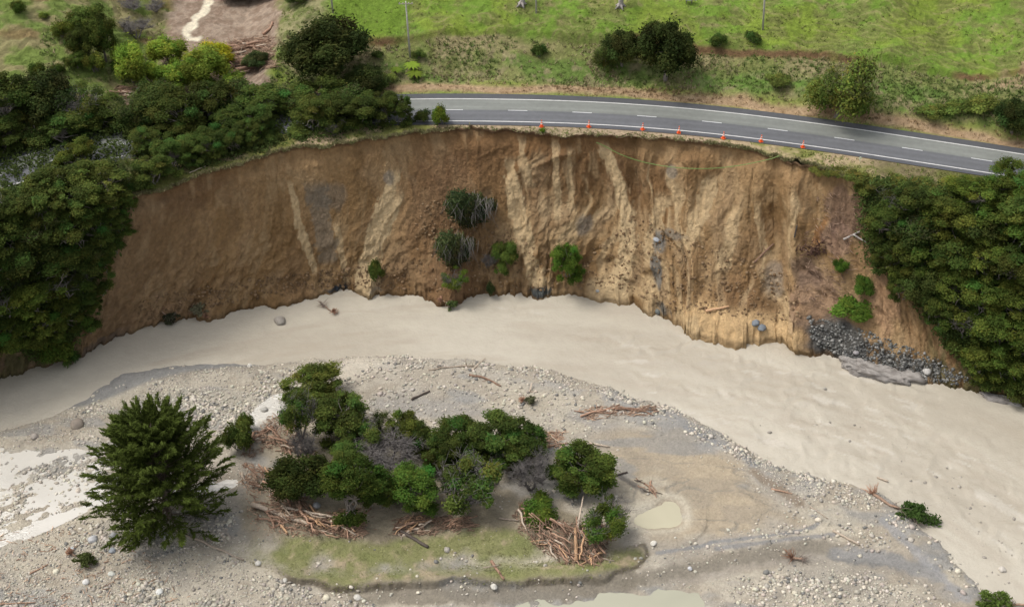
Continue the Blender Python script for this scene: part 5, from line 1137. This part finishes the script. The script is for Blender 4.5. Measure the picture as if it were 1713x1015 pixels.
# bedrock shelf
def shelf(px, py, rx, ry, hh2, label, seed):
    p = at(px, py); p[2] = WZ; rng = np.random.default_rng(seed); V, F = ico(4); V = V.copy()
    f = fbm(V[:, 0] * 2 + seed, V[:, 1] * 2 + V[:, 2], 4, seed)[:, None]; g2 = fbm(V[:, 0] * 6 + seed, V[:, 1] * 6 + V[:, 2] * 3, 4, seed + 3)[:, None]; V = V * (.5 + .8 * f + .3 * g2); V[:, 2] = np.clip(V[:, 2], -.5, .35 + .35 * f[:, 0] * np.sign(V[:, 2]))
    V = V * [rx, ry, hh2]; c_ = mixc([.17, .152, .135], [.30, .275, .25], sst(.35, .65, fbm(V[:, 0] * 1.2, V[:, 1] * 2.2, 4, 9)))
    o = mesh('bedrock_shelf', V, F, M_stone, c_, True); o.location = p; o.rotation_euler.z = rad(-20); tag(o, label, 'rock shelf', 'bedrock shelves at the river edge')
shelf(1427, 598, 1.8, 1.9, 1.6, 'leftmost small slab of grey bedrock at the river edge', 4); shelf(1450, 605, 3.2, 2.4, 1.6, 'middle grey bedrock slab below the blue rocks', 5); shelf(1484, 622, 4.4, 2.4, 1.6, 'largest and rightmost grey bedrock slab at the river edge', 6); shelf(1672, 668, 2.6, .8, .7, 'low dark rock ledge at the river edge by the right wood', 7)
# blue rock rubble at the right foot of the bluff
def scatter_px(name, poly, n, r0, r1, c0, c1, mat, label, cat, flat=.7, p_=2.0, lift=.1, tm=ICO0):
    P = np.array(poly, float); lo, hi = P.min(0), P.max(0); pts = []
    u = RNG.uniform(lo[0], hi[0], n * 3); v = RNG.uniform(lo[1], hi[1], n * 3); k = sdpoly(u, v, P) > 0; u, v = u[k][:n], v[k][:n]
    pts = np.array([at(a_, b_) for a_, b_ in zip(u, v)]); s_ = r0 + (r1 - r0) * RNG.random(len(pts)) ** p_; pts[:, 2] += s_ * lift
    return tag(lumps(name, pts, s_, mixc(c0, c1, RNG.random(len(pts)) ** 1.5), mat, tm, flat), label, cat, kind='stuff')
scatter_px('blue_rock_rubble', [(1355,545),(1400,556),(1450,572),(1500,590),(1560,610),(1620,634),(1600,645),(1540,632),(1490,612),(1440,602),(1390,590),(1362,566)], 1200, .05, .26, [.06, .06, .055], [.18, .175, .165], M_wetstone, 'wet blue-grey rubble at the right foot of the bluff', 'rubble')
scatter_px('blue_rock_rubble', [(1350,528),(1400,540),(1470,560),(1560,596),(1640,640),(1540,640),(1440,610),(1360,575)], 1100, .05, .34, [.08, .08, .07], [.26, .25, .23], M_wetstone, 'loose blue-grey stones strewn around the rubble foot', 'rubble')
scatter_px('soil_clods', [(700,330),(780,350),(960,440),(1060,360),(1340,470),(1340,540),(1130,520),(1040,485),(720,490),(690,440)], 2600, .05, .30, [.19, .12, .065], [.40, .28, .165], M_soil, 'broken soil clods strewn over the lower cliff', 'soil clods', p_=3)
scatter_px('soil_clods', [(230,500),(450,460),(680,440),(690,490),(560,480),(430,500),(290,525),(230,540)], 1300, .06, .32, [.17, .11, .06], [.36, .24, .14], M_soil, 'broken soil clods along the foot of the left cliff', 'soil clods', p_=3)
scatter_px('river_specks', [(1380,690),(1480,720),(1600,780),(1713,850),(1713,1000),(1640,960),(1560,860),(1480,795),(1300,745),(1230,700)], 90, .1, .32, [.22, .2, .17], [.4, .36, .3], M_stone, 'scattered small stones breaking the shallow river on the right', 'stones', flat=.4, lift=-.1)
scatter_px('driftwood_chips', [(400,780),(560,880),(610,900),(420,895)], 500, .05, .16, [.2, .12, .08], [.42, .28, .19], M_wood, 'bark chips around the heap at the island left', 'wood chips', flat=.3)
scatter_px('driftwood_chips', [(860,862),(1010,885),(1020,935),(950,945)], 500, .05, .16, [.2, .12, .08], [.42, .28, .19], M_wood, 'bark chips around the heap left of the pond', 'wood chips', flat=.3)

# ------------------------------------------------------------------ rough grass: tufts of real blades
def tufts(name, x, y, z, hgt, colr, label, nb=6):
    n = len(x); rng = RNG; an = rng.uniform(0, 6.28, (n, nb)); ln = rng.uniform(.5, 1.2, (n, nb)) * hgt[:, None]; el = rng.uniform(.5, 1.3, (n, nb))
    B = np.stack([x, y, z], -1)[:, None, :] + np.stack([rng.normal(size=(n, nb)) * .14, rng.normal(size=(n, nb)) * .14, 0 * an - .05], -1)
    T = B + np.stack([np.cos(an) * np.cos(el) * ln, np.sin(an) * np.cos(el) * ln, np.sin(el) * ln], -1)
    W = np.stack([-np.sin(an), np.cos(an), 0 * an], -1) * (.07 + .05 * rng.random((n, nb, 1)))
    V = np.stack([B - W, B + W, T], 2).reshape(-1, 3); F = np.arange(len(V)).reshape(-1, 3)
    c_ = np.repeat(colr[:, None, :] * rng.uniform(.7, 1.3, (n, nb, 1)), 3, 1).reshape(-1, 3)
    return tag(mesh(name, V, F, M_grass, c_, False), label, 'grass', kind='stuff')
N_ = 60000; x = RNG.uniform(-75, 95, N_); y = RNG.uniform(168, 245, N_)
hu, d, g, ld, deb, ter = upper(x, y)
bankm = (d > 7) & (ld < -.3); keep = np.where(bankm, .85, np.where(d > 7, .22, 0)); keep = np.where((d < -5) & (y > edge_y(x) + .4), .9, keep); keep *= (deb < -.5); keep = np.where(sdpoly(x, y, PAD) > 0, .08, keep)
ve_ = (d > 5.4) & (d < 8); keep = np.where(ve_, .6, keep); keep *= .3 + 1.1 * sst(.35, .6, fbm(x * .2, y * .2, 3, 170))
k = RNG.random(N_) < keep; x, y, hu, d, ve_, bankm = x[k], y[k], hu[k], d[k], ve_[k], bankm[k]
f = fbm(x * .15, y * .15, 3, 171); cg = mixc([.13, .18, .045], [.30, .25, .14], sst(.4, .6, f + RNG.normal(size=len(x)) * .09)); cg[ve_] = mixc([.40, .29, .17], [.26, .18, .09], RNG.random(ve_.sum()))
cg[~bankm & ~ve_] = mixc([.14, .19, .035], [.22, .22, .08], RNG.random((~bankm & ~ve_).sum()))
tufts('rough_grass', x, y, hu, np.where(bankm, .55, .32) * RNG.uniform(.6, 1.3, len(x)), cg, 'rough grass tufts over the bank, verges and pasture')
# grass and weeds hanging over the broken edge
idx = np.where((sfine > 215) & (sfine < 1440))[0]; idx = RNG.choice(idx, 2600); kx = EX[idx] + RNG.normal(size=2600) * .1; ky = EY[idx] + RNG.uniform(-.05, .5, 2600); pr_ = ~((sfine[idx] > 760) & (sfine[idx] < 1180) & (RNG.random(2600) < .85)); kx, ky = kx[pr_], ky[pr_]
tufts('edge_grass', kx, ky, np.full(len(kx), -.05), RNG.uniform(.2, .5, len(kx)), mixc([.14, .15, .05], [.24, .2, .11], RNG.random(len(kx))), 'grass hanging over the broken lip of the bluff')
# thin grass on the island terrace
N_ = 22000; x = RNG.uniform(-50, 25, N_); y = RNG.uniform(112, 128, N_); q = sdpoly(x, y, GRASS); f = fbm(x * .1, y * .16, 3, 120); k = (q > 0) & (RNG.random(N_) < sst(.62, .4, f) * .8 + .1); x, y = x[k], y[k]
tufts('island_grass', x, y, bar_z(x, y), RNG.uniform(.05, .13, len(x)), mixc([.19, .205, .07], [.26, .24, .12], RNG.random(len(x))), 'short olive grass on the island terrace')
# low undergrowth under the two wooded slopes
def under(name, poly, n, label):
    P = np.array(poly, float); lo, hi = P.min(0), P.max(0); u = RNG.uniform(lo[0], hi[0], n * 2); v = RNG.uniform(lo[1], hi[1], n * 2); k = sdpoly(u, v, P) > 0; u, v = u[k][:n], v[k][:n]
    C0 = np.array([at(a_, b_) for a_, b_ in zip(u, v)]); m = 16
    Pp = (C0[:, None] + RNG.normal(size=(len(C0), m, 3)) * [.55, .45, .45] + [0, -.2, .35]).reshape(-1, 3); N = RNG.normal(size=Pp.shape) * .6 + [0, -.4, .8]; N /= np.linalg.norm(N, axis=1)[:, None]
    V, F = leaf_quads(Pp, N, RNG.uniform(.12, .3, len(Pp)), RNG, 1.2); c_ = np.array([[.06, .085, .022]]) * np.repeat(RNG.uniform(.7, 1.5, len(C0)), m)[:, None] * RNG.uniform(.8, 1.2, (len(Pp), 1))
    tag(mesh(name, V, F, M_leaf, np.repeat(c_, 4, 0), False), label, 'undergrowth', kind='stuff')
under('undergrowth', [(0,320),(215,330),(190,420),(160,480),(130,560),(110,600),(60,600),(0,580)], 1700, 'dark undergrowth beneath the trees of the left slope')
under('undergrowth', [(1440,300),(1713,330),(1713,660),(1640,645),(1600,590),(1560,545),(1500,470),(1450,440),(1440,360)], 2300, 'dark undergrowth beneath the trees of the right slope')
under('undergrowth', [(0,200),(640,165),(660,215),(470,245),(300,290),(200,300),(0,330)], 1200, 'dark undergrowth beneath the roadside trees')
